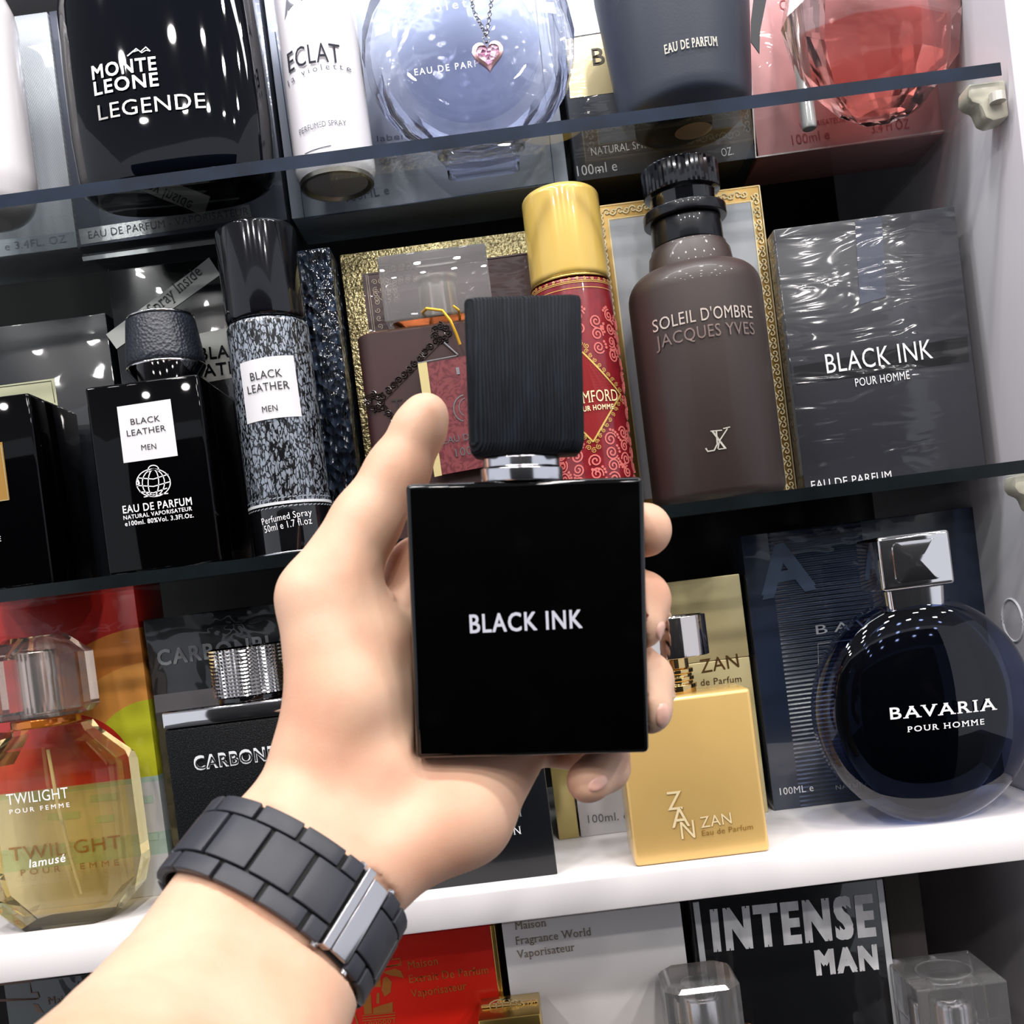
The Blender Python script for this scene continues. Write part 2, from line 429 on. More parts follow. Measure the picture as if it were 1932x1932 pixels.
# grey banded carton behind the tall black bottle
xl, xr = front_x(132, 330, .0715), front_x(531, 300, .0715)-.001
t = Thing('perfume_box', ((xl+xr)/2, .0715, Z1), 'grey and silver banded perfume box behind the tall black bottle', 'perfume box'); w = (xr-xl)/2; t.refr = 1
t.part('carton', box(-w, w, 0, .04, 0, .125, .0005), film('wrap_greyblue', '#6d7280', .3, .4, 50))
t.quad('band', [(148, 433), (470, 386), (476, 412), (153, 462)], M('band_silver', '#bdc0c2', .25, .5))
t.quad('band', [(155, 485), (470, 442), (470, 452), (157, 493)], M('band_silver', '#bdc0c2', .25, .5))
t.text('EAU DE PARFUM - VAPORISATEUR', (168, 451), (470, 405), 15, M('ink_slate', '#4a4e58', .5)); t.done()

# tall black bottle
xl, xr = front_x(140, 260, .028), front_x(512, 230, .028)
t = Thing('perfume_bottle', ((xl+xr)/2, .0285, Z1), 'tall glossy black bottle with white mountain emblem, leftmost big bottle on the upper shelf', 'perfume bottle'); w = (xr-xl)/2
ml = M('black_blue_glass', '#02040a', .03, 0, .4, .25)
secs = []
for z, k in ((0, .80), (.0012, .875), (.004, .945), (.009, .975), (.03, 1.0), (.06, 1.0), (.09, .985), (.105, .94), (.115, .8), (.119, .55)):
    secs.append((z, ell(w*k, .024*k, 72, (0, 0), 2.5)))
t.part('body', loft(secs), ml, smooth=60)
t.part('cap', lathe(rounded([(0, .1195), (.02, .1195), (.02, .14), (0, .14)], .002)), M('black_cap', '#0c0c0f', .15))
sx = -.034
def gm(x, z): return -.024*(max(1e-6, 1-abs(min(.98*w, abs(x))/w)**2.5))**(1/2.5)
t.surf(gm)
t.text('MONTE', (176, 152), (297, 133), 26, WHITE, bold=.018, off=.0006); t.text('LEONE', (180, 182), (301, 163), 26, WHITE, bold=.018, off=.0006)
t.text('LEGENDE', (188, 229), (390, 205), 30, M('foil_champagne', '#d5d2cd', .25, .6), off=.0006)
t.line('emblem', [(241, 107), (258, 93), (266, 99), (276, 90), (284, 98)], .0006, WHITE, .0006); t.line('emblem', [(253, 99), (262, 96), (268, 101), (276, 96), (282, 97)], .0004, WHITE, .0006)
t.done()

# pale blue carton behind the spray can and the pendant bottle
xl, xr = front_x(536, 300, .0715), front_x(1064, 270, .0715)
t = Thing('perfume_box', ((xl+xr)/2, .0715, Z1), 'large pale blue wrapped perfume box behind the heart-pendant bottle', 'perfume box'); w = (xr-xl)/2; t.refr = 1
t.part('carton', box(-w, w, 0, .04, 0, .125, .0006), film('wrap_paleblue', '#d3dcee', .3, 0, 45, (1, 1, 1), .5, .003))
ink = M('ink_bluegrey', '#6d7791', .5)
t.line('border', [(528, 60), (575, 413), (1046, 345), (1010, 0)], .0005, M('ink_navy', '#3a4868', .5)); t.line('border', [(519, 60), (553, 300)], .0005, M('ink_navy', '#3a4868', .5))
t.text('100ML e', (655, 382), (735, 366), 17, ink); t.text('label', (712, 268), (760, 262), 12, ink); t.text('SAIT', (716, 312), (748, 307), 10, ink); t.done()

# white spray can
r = .0197; X = front_x(614, 170, .04)
t = Thing('spray_can', (X, .040, Z1), 'white perfume spray can with a hollow metal base on the upper shelf', 'spray can')
t.part('body', lathe(rounded([(.0165, .0015), (.0178, .0015), (r, .006), (r, .115), (.015, .124), (0, .124)], .0015), 64), M('white_can', '#dfdbe0', .28, 0, .5, .4))
t.part('base', lathe([(0, .0075), (.006, .0068), (.012, .0045), (.0155, .0012), (.0168, 0), (.0182, .0004), (.0184, .0024), (.0178, .0032)], 56), M('can_steel', '#a39d94', .3, 1))
t.surf(lambda x, z: -math.sqrt(max(1e-8, r*r-min(abs(x), r*.985)**2)))
dg = M('ink_darkgrey', '#34343c', .8, 0, .05)
t.text('ECLAT', (546, 140), (645, 122), 38, dg); t.text('la violette', (545, 165), (664, 138), 12, M('ink_midgrey', '#565964', .8, 0, .05), space=1.6)
t.text('PERFUMED SPRAY', (566, 257), (655, 239), 11, M('ink_midgrey', '#565964', .8, 0, .05)); t.line('lettering', [(575, 291), (590, 284), (610, 278), (625, 275)], .0004, M('ink_midgrey', '#565964', .8, 0, .05))
t.poly('mark', [(537, 38), (550, 12), (572, 0), (540, 0)], M('mark_grey', '#777880', .7, 0, .05)); t.done()

# round glass bottle with heart pendant
c = at(884, 92, .040); R_ = .0525
t = Thing('perfume_bottle', (c[0], .040, Z1), 'round clear pale blue glass bottle with a heart pendant on a chain', 'perfume bottle')
eg = gem('blue_crystal', '#f4f6fd', 1.42, .45)
def disc(R, zc, yd, base, n=64, rings=10, exp=.5, yc=0, facet=None):
    V, Fc = [], []
    for side in (-1, 1):
        for j in range(rings+1):
            rho = j/rings
            for i in range(n):
                a = 2*math.pi*i/n; x, z = R*rho*math.cos(a), zc+R*rho*math.sin(a)
                d = yd[1]+(yd[0]-yd[1])*(max(0, 1-rho**2))**exp
                if facet: d = np.interp(rho, *facet)
                V.append((x, yc+side*d, max(base, z)))
    m = (rings+1)*n
    for sd in (0, 1):
        for j in range(rings):
            for i in range(n):
                k = (i+1) % n; q = (sd*m+j*n+i, sd*m+j*n+k, sd*m+(j+1)*n+k, sd*m+(j+1)*n+i); Fc.append(q if sd else q[::-1])
    for i in range(n): k = (i+1) % n; Fc.append((rings*n+i, rings*n+k, m+rings*n+k, m+rings*n+i))
    bm = bmesh.new(); vv = [bm.verts.new(p) for p in V]
    for q in Fc:
        try: bm.faces.new([vv[i] for i in q])
        except ValueError: pass
    bmesh.ops.remove_doubles(bm, verts=bm.verts, dist=1e-5); bmesh.ops.dissolve_degenerate(bm, edges=bm.edges, dist=1e-6)
    return bm_out(bm)
zc = c[2]-Z1
fac = ([0, .68, .70, .86, .88, 1], [.0145, .0145, .0145, .0105, .009, .005])
t.part('body', disc(R_, zc, (.016, .006), .0008, 24, 14, .5, 0, fac), eg, smooth=12)
t.part('liquid', disc(R_*.66, zc, (.010, .004), .004, 48, 8, .4), thin('lilac_liquid', '#f6f7fd', 1.3), smooth=50)
t.part('foot', loft([(0, rrect(.036, .022, .004)), (.004, rrect(.034, .021, .004)), (.010, rrect(.044, .020, .004))]), eg)
t.part('neck', lathe([(0, zc+R_), (.009, zc+R_), (.009, zc+R_+.012), (0, zc+R_+.012)], 32), CHROME)
t.surf(-.0148)
wt = M('print_frost', '#fbf8ff', .4)
t.text('violette', (790, 28), (915, 8), 17, wt, off=.0003, space=1.5); t.text('EAU DE PARFUM', (783, 143), (930, 122), 13, wt, off=.0003, space=1.3)
t.done()
# pendant
p = Thing('pendant', tuple(at(921, 105, .040-.0185)), 'rose-gold heart pendant with a pink stone hanging on a thin chain', 'pendant')
def heart(k, n=40):
    o = []
    for i in range(n):
        a = 2*math.pi*i/n; x = 16*math.sin(a)**3; z = 13*math.cos(a)-5*math.cos(2*a)-2*math.cos(3*a)-math.cos(4*a); o.append((x*k/16, z*k/15))
    return o
H1, H2 = heart(.0074), heart(.0056); n = len(H1)
fr = ([(x, -.0014, z) for x, z in H1]+[(x, -.0018, z) for x, z in H2]+[(x, .0010, z) for x, z in H1]+[(x, .0010, z) for x, z in H2], [])
for i in range(n):
    k = (i+1) % n; fr[1].extend([(i, k, n+k, n+i), (2*n+i, 3*n+i, 3*n+k, 2*n+k), (i, 2*n+i, 2*n+k, k), (n+i, n+k, 3*n+k, 3*n+i)])
p.part('setting', fr, M('rose_gold', '#e9b6b4', .2, .9))
st = Mat('pink_stone'); st.b.inputs['Roughness'].default_value = .05; st.b.inputs['Coat Weight'].default_value = 1
st.col(st.ramp(st.voro(420, out='Color'), [(.2, '#8a5474'), (.5, '#b98aa6'), (.85, '#f0d3df')])); st.bump(st.voro(420), .8, .002)
p.part('stone', prism(heart(.0055), -.0013, .0006, .0005, 1), st.m)
p.part('bail', tube([(math.cos(a)*.0012, -.0003, .0078+math.sin(a)*.0018) for a in np.linspace(0, 2*math.pi, 14)[:-1]], .0005, 6, True), CHROME)
o = p.local(at(921, 105, .0215))
def chain_pts(P): return [Vector(p.local(at(x, y, .0215))) for x, y in P]
lk = []
for A, B in (((918, 68), (893, 20)), ((918, 68), (925, 18)), ((893, 20), (886, -30)), ((925, 18), (931, -30))):
    a, b = chain_pts([A, B]); m = 9; d = (b-a); L = d.length/m; d.normalize(); s1 = d.cross(Vector((0, 1, 0))).normalized()
    for i in range(m):
        ct = a+d*L*(i+.5); s2 = s1 if i % 2 else (s1*.35+Vector((0, 1, 0))*.94)
        lk.append(tube([tuple(ct+d*L*.68*math.cos(q)+s2*.0009*math.sin(q)) for q in np.linspace(0, 6.283, 11)[:-1]], .00028, 5, True))
p.part('chain', join(*lk), CHROME); p.done()

# cream and grey carton
xl, xr = front_x(1071, 220, .0715)+.0006, front_x(1416, 200, .0715)-.0006
t = Thing('perfume_box', ((xl+xr)/2, .0715, Z1), 'cream and dark grey wrapped perfume box behind the blue-black tapered bottle', 'perfume box'); w = (xr-xl)/2; t.refr = 1
t.part('carton', box(-w, w, 0, .04, 0, .125, .0006), film('wrap_darkgrey', '#4a4d55', .35, 0, 50))
t.quad('panel', [(1066, 75), (1412, 18), (1415, 140), (1076, 186)], film('foil_creamwrap', '#e6d6a6', .3, .35, 40))
t.quad('panel', [(1060, 0), (1406, -40), (1411, 16), (1066, 72)], film('foil_silverwrap', '#aeb2b4', .3, .4, 60, (1, 1, 6), .8, .004))
t.text('B', (1119, 124), (1142, 121), 33, M('ink_brown', '#5a5446', .4), bold=.01, serif=True)
t.text('NATURAL SPRAY', (1116, 294), (1240, 276), 15, WHITE); t.text('100ml e', (1090, 333), (1165, 322), 20, WHITE); t.text('OZ.', (1362, 296), (1384, 292), 16, WHITE); t.done()

# tapered matte bottle with ribbon
X = (front_x(1163, 207, .03)+front_x(1419, 170, .03))/2
t = Thing('perfume_bottle', (X, .03, Z1), 'matte blue-black tapered bottle with a black ribbon on the upper shelf', 'perfume bottle')
r0, r1 = .0308, .0372
cone = Mat('matte_slate'); cone.b.inputs['Roughness'].default_value = .42; cone.col('#2c323f'); cone.bump(cone.noise(900, detail=2), .06, .0005)
t.part('body', lathe(rounded([(0, .0018), (.017, .0018), (.0195, 0), (.0215, 0), (r0, .0075), (r0+.001, .012), (r1, .07), (r1, .078), (.02, .084), (0, .084)], .002, 5), 72), cone.m, smooth=50)
t.part('cap', lathe(rounded([(0, .0845), (.014, .0845), (.014, .12), (0, .12)], .002), 40), M('black_cap', '#0c0c0f', .15))
t.part('sticker', join(tuple([[(.009*math.cos(a)+.003, .009*math.sin(a)+.002, .0012) for a in np.linspace(0, 6.283, 33)[:-1]], [tuple(range(32))]])), M('sticker_kraft', '#e3b790', .7), smooth=0)
t.surf(lambda x, z: -math.sqrt(max(1e-8, (r0+.001+(r1-r0-.001)*(z-.012)/.058)**2-min(abs(x), .03)**2)))
t.text('EAU DE PARFUM', (1254, 104), (1354, 88), 17, M('foil_pale', '#d9d4c8', .25, .4), bold=.012, serif=True, off=.0006)
rb = M('ribbon_satin', '#15171f', .35)
a = [t.local(at(x, y, .004)) for x, y in ((1424, -20), (1451, -25), (1434, 60), (1433, 101), (1417, 79), (1417, 40))]
t.part('ribbon', ([tuple(q) for q in a]+[(q[0], q[1]+.0006, q[2]) for q in a], [(0, 1, 2, 3, 4, 5), (11, 10, 9, 8, 7, 6)]+[(i, i+6, (i+1) % 6+6, (i+1) % 6) for i in range(6)]), rb, smooth=0)
t.done()

# pink carton
xl, xr = front_x(1424, 240, .0715), front_x(1790, 190, .0715)
t = Thing('perfume_box', ((xl+xr)/2, .0715, Z1), 'pink perfume box with a thin white border, rightmost on the upper shelf', 'perfume box'); w = (xr-xl)/2; t.refr = 1
t.part('carton', box(-w, w, 0, .04, 0, .125, .0006), film('wrap_pink', '#f7b2b2', .35, 0, 40, (1, 1, 2), .45, .003))
t.line('border', [(1408, 0), (1426, 297), (1787, 246), (1772, 0)], .001, M('print_offwhite', '#f6ecea', .4))
ip = M('ink_rose', '#b0585e', .5)
t.text('VAPORISATEUR - NATURAL SPRAY', (1508, 243), (1702, 214), 11, ip); t.text('100ml e', (1495, 274), (1566, 262), 19, ip, off=.0004); t.text('3.4 Fl OZ', (1645, 252), (1716, 242), 19, ip)
t.text('C', (1472, 20), (1484, 18), 20, ip); t.done()

# faceted pink bottle
t = Thing('perfume_bottle', (front_x(1652, 100, .042), .042, Z1), 'faceted clear pink diamond-shaped bottle in front of the pink box', 'perfume bottle')
pk = gem('pink_crystal', '#fff0ee', 1.42, .45)
def octo(w, d, c=.3): return [(w, -d*c), (w, d*c), (w*c*1.3, d), (-w*c*1.3, d), (-w, d*c), (-w, -d*c), (-w*c*1.3, -d), (w*c*1.3, -d)]
t.part('body', loft([(0, octo(.013, .009)), (.004, octo(.020, .013)), (.024, octo(.038, .019)), (.052, octo(.043, .021)), (.078, octo(.036, .018)), (.094, octo(.018, .012))]), pk, smooth=0)
t.part('liquid', loft([(.005, octo(.016, .009)), (.024, octo(.031, .014)), (.044, octo(.035, .016))]), thin('pink_liquid', '#fddfdb', 1.3), smooth=0)
t.part('neck', lathe([(0, .0945), (.009, .0945), (.009, .108), (0, .108)], 32), CHROME)
t.done()
t2 = Thing('atomizer', (front_x(1505, 60, .045), .045, Z1), 'slim clear and silver tube standing between the tapered bottle and the pink bottle', 'perfume vial')
t2.part('body', lathe(rounded([(0, 0), (.0035, 0), (.0038, .002), (.0038, .09), (0, .09)], .0008), 24), M('tube_clear', '#e8e4e2', .08, .35, .5, .6))
t2.part('cap', lathe(rounded([(0, .0905), (.004, .0905), (.004, .105), (0, .105)], .0008), 24), CHROME); t2.done()

# ------------------------------------------------------------------ middle row, standing on the lower glass shelf
def square_bottle(xl, xr, y, z, h, depth, label, cut=.0):
    t = Thing('perfume_bottle', ((xl+xr)/2, y, z), label, 'perfume bottle'); w = (xr-xl)/2
    t.part('body', box(-w, w, 0, depth, 0, h, .0016, 3), BGLASS); t.w, t.h = w, h; return t
# leftmost black bottle
xr = front_x(75, 900, .006)
t = square_bottle(xr-.06, xr, .006, Z2, at(53, 740, .006)[2]-Z2, .052, 'black glass bottle with a gold label cut off by the left edge of the photo')
t.part('cap', lathe(rounded([(0, t.h+.0008), (.014, t.h+.0008), (.014, t.h+.03), (0, t.h+.03)], .002), 40, (-.012, .026)), M('black_cap', '#0c0c0f', .15))
t.surf(0); lab = t.quad('label', [(-90, 850), (5, 834), (19, 943), (-90, 960)], M('label_gold', '#b78a45', .3, .5), .0004, now=True)
t.line('border', [(3, 840), (17, 943), (-90, 958)], .0006, M('foil_paleg', '#d8c391', .3, .8), .0006, parent=lab)
t.text('HOMME', (-50, 1027), (3, 1021), 10, WHITE); t.done()
# carton behind it
xr = front_x(205, 640, .07)
t = Thing('perfume_box', (xr-.045, .07, Z2), 'glossy grey-black box with a cream label behind the leftmost black bottle', 'perfume box'); h = at(200, 590, .07)[2]-Z2
t.part('carton', box(-.045, .045, 0, .045, 0, h, .0006), film('wrap_blackgrey', '#1b1e24', .3, 0, 30, (1, 1, .7), .25, .003))
lab = t.quad('label', [(-40, 733), (103, 714), (110, 770), (-40, 790)], M('label_cream', '#d4d4b0', .5), now=True)
t.line('border', [(0, 731), (97, 719), (104, 760)], .0005, M('ink_olive', '#4a4a38', .5), parent=lab); t.done()
# black leather carton
xl, xr = front_x(218, 640, .065), front_x(440, 610, .065)+.012
t = Thing('perfume_box', ((xl+xr)/2, .065, Z2), 'glossy black box with a grey corner ribbon behind the leather-capped bottle', 'perfume box'); w = (xr-xl)/2; h = at(200, 512, .065)[2]-Z2
t.part('carton', box(-w, w, 0, .045, 0, h, .0006), film('wrap_black', '#0d1012', .25, 0, 40, (1, 1, .7), .4, .003))
rbn = M('label_silvergrey', '#b4b5b1', .4)
a, b = t.st(228, 632), t.st(404, 502); d = b-a; n_ = np.array([-d[1], d[0]])/np.linalg.norm(d)*.0047
lab = t.part('ribbon', (t.lift([a-n_-d*.1, b-n_*1.2, b+np.array([0, .001])+n_*.9, b+n_-d*.16, a+n_-d*.1], .0003), [(0, 1, 2, 3, 4)]), rbn)
t.text('Spray Inside', (290, 596), (383, 517), 24, M('ink_charcoal', '#26282a', .5), off=.0006, serif=True, parent=lab)
lab2 = t.quad('label', [(300, 645), (432, 618), (445, 712), (310, 735)], rbn, now=True)
t.text('BLACK', (378, 680), (478, 668), 24, M('foil_black', '#1a1d20', .2, .5), off=.0006, parent=lab2, bold=.01); t.text('LEATHER', (352, 716), (496, 697), 24, M('foil_black', '#1a1d20', .2, .5), off=.0006, parent=lab2, bold=.01); t.done()
# black leather bottle
xl, xr = at(181, 906, .006)[0], at(395, 876, .006)[0]
h = at(378, 703, .006)[2]-Z2
t = square_bottle(xl, xr, .006, Z2, h, .058, 'square black glass bottle with a leather-covered cap and white label')
t.surf(0); lab = t.quad('label', [(221, 768), (322, 753), (336, 860), (234, 874)], M('label_white', '#dcdadd', .45), .0004, now=True)
t.text('BLACK', (248, 802), (303, 795), 12, BLACKP, off=.0006, parent=lab); t.text('LEATHER', (241, 824), (314, 813), 12, BLACKP, off=.0006, parent=lab); t.text('MEN', (268, 850), (296, 847), 11, BLACKP, off=.0006, parent=lab)
gx = lambda x, y: (x, y)
sw = .00045
for k in (0, 15, 33): t.line('emblem', arc(290, 911, 31*math.cos(math.radians(k+0)) if k else 32, 26 if k == 0 else 25, 0, 360, 32) if k == 0 else arc(290, 911, 10 if k == 15 else 21, 25, 0, 360, 24), sw, WHITE, .0004)
for dy, rx in ((-12, 28), (2, 31), (14, 26)): t.line('emblem', [(290-rx, 911+dy+3), (290, 911+dy+5), (290+rx, 911+dy-4)], sw, WHITE, .0004)
t.line('emblem', arc(290, 886, 10, 8, 150, 380, 12), sw, WHITE, .0004); t.line('emblem', [(280, 890), (290, 885), (300, 888)], sw*1.5, WHITE, .0004); t.line('emblem', [(260, 905), (263, 912), (259, 918)], sw*2, WHITE, .0004); t.line('emblem', [(272, 938), (290, 934), (318, 931)], sw, WHITE, .0004)
t.text('EAU DE PARFUM', (233, 969), (363, 952), 15, WHITE, bold=.01); t.text('NATURAL VAPORISATEUR', (234, 981), (363, 963), 8, WHITE, bold=.01); t.text('e100ml. 80%Vol. 3.3Fl.Oz.', (237, 993), (366, 976), 9, WHITE, bold=.012)
cc = (t.local(at(305, 640, .034))[0], .030)
t.part('collar', lathe(rounded([(0, h+.0006), (.0115, h+.0006), (.0195, h+.0115), (.019, h+.0125), (0, h+.0125)], .0006), 56, cc), CHROME)
le = Mat('cap_leather'); le.b.inputs['Roughness'].default_value = .42; le.col('#20242e'); le.bump(le.voro(700), .55, .0006)
t.part('cap', lathe(rounded([(0, h+.0128), (.0187, h+.0128), (.0190, h+.0155), (.0166, h+.0355), (0, h+.0355)], .0008), 64, cc), le.m)
t.part('cap_top', lathe(rounded([(0, h+.0358), (.0162, h+.0358), (.0166, h+.0364), (.0162, h+.0371), (0, h+.0371)], .0004), 56, cc), CHROME); t.done()

# black leather spray can
r = .0196; A, B = at(490, 500, .0265), at(557, 960, .0265)
t = Thing('spray_can', ((A[0]+B[0])/2-.0012, .0265, Z2), 'black leather-print perfume spray can with a glossy black cap', 'spray can')
lp = Mat('leather_print'); lp.b.inputs['Roughness'].default_value = .32; lp.b.inputs['Coat Weight'].default_value = .4
vn = lp.node('ShaderNodeTexVoronoi'); vn.feature = 'DISTANCE_TO_EDGE'; vn.inputs['Scale'].default_value = 430
nz = lp.node('ShaderNodeTexNoise'); nz.inputs['Scale'].default_value = 500; nz.inputs['Detail'].default_value = 2
co = lp.coords((1.3, 1.3, .5)); lp.link(co, nz.inputs['Vector'])
va = lp.node('ShaderNodeVectorMath'); va.operation = 'MULTIPLY_ADD'; va.inputs[1].default_value = (.0030,)*3; lp.link(nz.outputs['Color'], va.inputs[0]); lp.link(co, va.inputs[2]); lp.link(va.outputs[0], vn.inputs['Vector'])
sel = lp.ramp(vn.outputs['Distance'], [(.06, 0.), (.13, 1.)]); sel2 = lp.ramp(lp.noise(420, (1.3, 1.3, .45), 3), [(.40, 0.), (.47, 1.)])
mm = lp.math('MULTIPLY', sel, sel2); lp.col(lp.mix(mm, '#0b0c10', '#9aa2ae')); lp.b.inputs['Metallic'].default_value = .35
h_b = at(575, 955, .0265)[2]-Z2; h_c = at(512, 592, .0068)[2]-Z2; h_t = at(484, 403, .0068)[2]-Z2
t.part('body', lathe(rounded([(0, h_b), (r, h_b), (r, h_c-.0018), (r-.0008, h_c), (0, h_c)], .0006), 72), lp.m)
t.part('base', lathe(rounded([(0, .0), (r-.0008, 0), (r, .001), (r, h_b-.0004), (0, h_b-.0004)], .0005), 72), M('gloss_black', '#0a0a0d', .08, 0, .5, .8))
t.part('base_ring', lathe(rounded([(r-.003, 0), (r+.0005, .0002), (r+.0006, .0014), (r-.003, .0018)], .0004), 64), SILVER)
t.part('cap', lathe(rounded([(0, h_c+.0005), (r-.0003, h_c+.0005), (r-.0003, h_t-.001), (r-.0035, h_t), (0, h_t)], .003, 6), 72), M('black_chrome', '#17181d', .1, .6, .6, .6))
t.surf(lambda x, z: -math.sqrt(max(1e-8, r*r-min(abs(x), r*.985)**2)))
lab = t.quad('label', [(453, 687), (554, 671), (570, 786), (467, 801)], M('label_white', '#dcdadd', .45), .0004, 16, now=True)
t.text('BLACK', (474, 720), (534, 711), 16, BLACKP, off=.0006, parent=lab); t.text('LEATHER', (469, 745), (548, 734), 16, BLACKP, off=.0006, parent=lab); t.text('MEN', (496, 779), (525, 775), 12, BLACKP, off=.0006, parent=lab)
t.text('Perfumed Spray', (496, 991), (590, 972), 13, WHITE); t.text('50ml e 1.7 fl.oz', (501, 1006), (590, 988), 14, WHITE)
def ring(zz, th, mt, nm='band'): t.add(nm, mt, lathe([(r+.0003, zz), (r+.0003, zz+th)], 64)[0:2])
t.part('band', lathe([(r-.001, h_b), (r+.0004, h_b), (r+.0004, h_b+.0013), (r-.001, h_b+.0013)], 64), M('band_pale', '#d5d7da', .3))
for zz in (h_b+.0026, h_b-.0016):
    for i in range(26):
        a0 = -1.5+i*.12; V = [(( r+.0003)*math.sin(a0+u*.09), -(r+.0003)*math.cos(a0+u*.09), zz+q*.0005+.0004*u) for q in (0, 1) for u in (0, .5, 1)]
        t.add('stitching', M('stitch_grey', '#8f949c', .5), (V, [(0, 1, 4, 3), (1, 2, 5, 4)]))
t.done()

# crackled leather-look carton
xl, xr = front_x(568, 640, .045), front_x(646, 660, .045)
t = Thing('perfume_box', ((xl+xr)/2, .045, Z2), 'narrow crackled dark blue-grey box between the leather-print can and the gold box', 'perfume box'); w = (xr-xl)/2; h = at(625, 464, .045)[2]-Z2
ck = Mat('crackled_card'); ck.b.inputs['Roughness'].default_value = .22; ck.b.inputs['Coat Weight'].default_value = .6
ck.col(ck.ramp(ck.noise(220, (1, 1, .6), 4, .5), [(.35, '#0f1520'), (.7, '#2b3648')])); ck.bump(ck.voro(260, (1, 1, .7)), 1, .006); ck.bump(ck.noise(90, (1, 1, .5), 3), .8, .004, 'Coat Normal')
t.part('carton', box(-w, w, 0, .06, 0, h, .001), ck.m); t.done()

# gold framed dark carton
xl = front_x(660, 640, .062); xr = front_x(1075, 640, .062)
t = Thing('perfume_box', ((xl+xr)/2, .062, Z2), 'dark mauve box with a hammered gold frame behind the brown bottle', 'perfume box'); w = (xr-xl)/2; h = at(638, 481, .062)[2]-Z2; t.w = w; t.h = h
gf = Mat('hammered_gold'); gf.b.inputs['Roughness'].default_value = .3; gf.b.inputs['Metallic'].default_value = .85; gf.col(gf.ramp(gf.noise(700, detail=2), [(.36, '#8a7a50'), (.5, '#cdbd8e')])); gf.bump(gf.noise(600, detail=2), .8, .002)
t.part('carton', box(-w, w, 0, .045, 0, h, .0008), gf.m)
lab = t.part('panel', ([(-w+.0105, -.0003, .01), (w-.0105, -.0003, .01), (w-.0105, -.0003, h-.0115), (-w+.0105, -.0003, h-.0115)], [(0, 1, 2, 3)]), film('wrap_mauve', '#4d3736', .3, .1, 40))
lw = M('foil_lace', '#b3a493', .3, .5)
for k in (.0125, .0135): t.line('lace', [(-w+k, .012), (-w+k, h-.0125), (w-k, h-.0125)], .0003, lw, .0005, local=True, parent=lab)
for i in range(8):
    for j in range(3):
        if j and i > 3: continue
        t.line('lace', spiral(-w+.0165+i*.0035, h-.0165-j*.0042, .0016, 1.4, i*1.3+j, 1 if (i+j) % 2 else -1, 14), .0003, lw, .0005, local=True, parent=lab)
for i in range(1, 18): t.line('lace', spiral(-w+.0165, h-.0185-i*.0042, .0015, 1.3, i, 1 if i % 2 else -1, 12), .0003, lw, .0005, local=True, parent=lab)
t.done()

# brown bottle with clear cap and tag
xl = front_x(686, 760, .018); xr = front_x(985, 720, .018); h = at(668, 632, .018)[2]-Z2
t = Thing('perfume_bottle', ((xl+xr)/2, .018, Z2), 'dark brown bottle with clear block cap and embossed scroll diamond', 'perfume bottle'); w = (xr-xl)/2
mb = Mat('maroon_coat'); mb.b.inputs['Roughness'].default_value = .4; mb.col(mb.ramp(mb.noise(25, detail=2), [(.35, '#2a1816'), (.7, '#391b1a')])); mb.b.inputs['Coat Weight'].default_value = 0
t.part('body', loft([(0, rrect(2*w-.002, .028, .006, 6, (0, .015))), (.001, rrect(2*w, .03, .007, 6, (0, .015))), (h-.001, rrect(2*w, .03, .007, 6, (0, .015))), (h, rrect(2*w-.002, .028, .006, 6, (0, .015)))]), mb.m)
t.part('shoulder', loft([(h+.0001, rrect(2*w-.003, .026, .006, 6, (0, .015))), (h+.0016, rrect(2*w-.008, .022, .006, 6, (0, .015)))]), M('copper_rim', '#8a6a58', .2, .8))
cx0, cx1 = t.local(at(716, 530, .02))[0], t.local(at(922, 510, .02))[0]; cc = (cx0+cx1)/2; cw = (cx1-cx0)
t.part('collar', loft([(h+.0018, rrect(cw*.72, .017, .004, 6, (cc, .015))), (h+.0036, rrect(cw*.8, .019, .004, 6, (cc, .015))), (h+.0048, rrect(cw*.88, .021, .004, 6, (cc, .015)))]), M('copper', '#c79069', .15, 1))
ht = at(815, 466, .018)[2]-Z2
t.part('cap', box(cc-cw/2, cc+cw/2, .003, .027, h+.0052, ht, .0008), CRYSTAL)
t.part('stem', lathe(rounded([(0, h+.0056), (.0095, h+.0056), (.0088, h+.022), (.0105, h+.0245), (.0105, h+.026), (0, h+.026)], .0015), 40, (cc, .015)), M('stem_pearl', '#f6ebe0', .12, .3, .5, .6))
t.surf(0)
em = M('embossed_dark', '#241815', .22, .4, .6, .5)
P = [(833, 644), (724, 758), (832, 880), (938, 742)]
t.line('emblem', [(833, 646), (722, 760), (835, 882), (945, 745)], .0004, em, .0004, closed=True)
def lerp(a, b, k): return (a[0]+(b[0]-a[0])*k, a[1]+(b[1]-a[1])*k)
orn = []
for A_, B_ in ((0, 1), (1, 2)):
    m = 11
    for i in range(m):
        q = lerp(P[A_], P[B_], (i+.5)/m); nx, ny = (-6, -5) if A_ == 0 else (-6, 6)
        sp = [t.st(*z) for z in spiral(q[0]+nx, q[1]+ny, 7.5, 1.5, i*.9+2, 1 if i % 2 else -1, 14)]
        orn.append(tube([(s_[0], -.0002, s_[1]) for s_ in sp], .00045, 5))
for cx_, cy_ in ((833, 628), (706, 758)):
    for k in range(7):
        a0 = k*.9; q = (cx_+13*math.cos(a0), cy_+13*math.sin(a0)); sp = [t.st(*z) for z in spiral(q[0], q[1], 8, 1.6, a0, 1 if k % 2 else -1, 14)]
        orn.append(tube([(s_[0], -.0002, s_[1]) for s_ in sp], .00045, 5))
t.part('scrollwork', join(*orn), em)
t.text('TOMFORD', (741, 780), (920, 755), 27, M('deboss', '#1c100f', .5), serif=True); t.done()
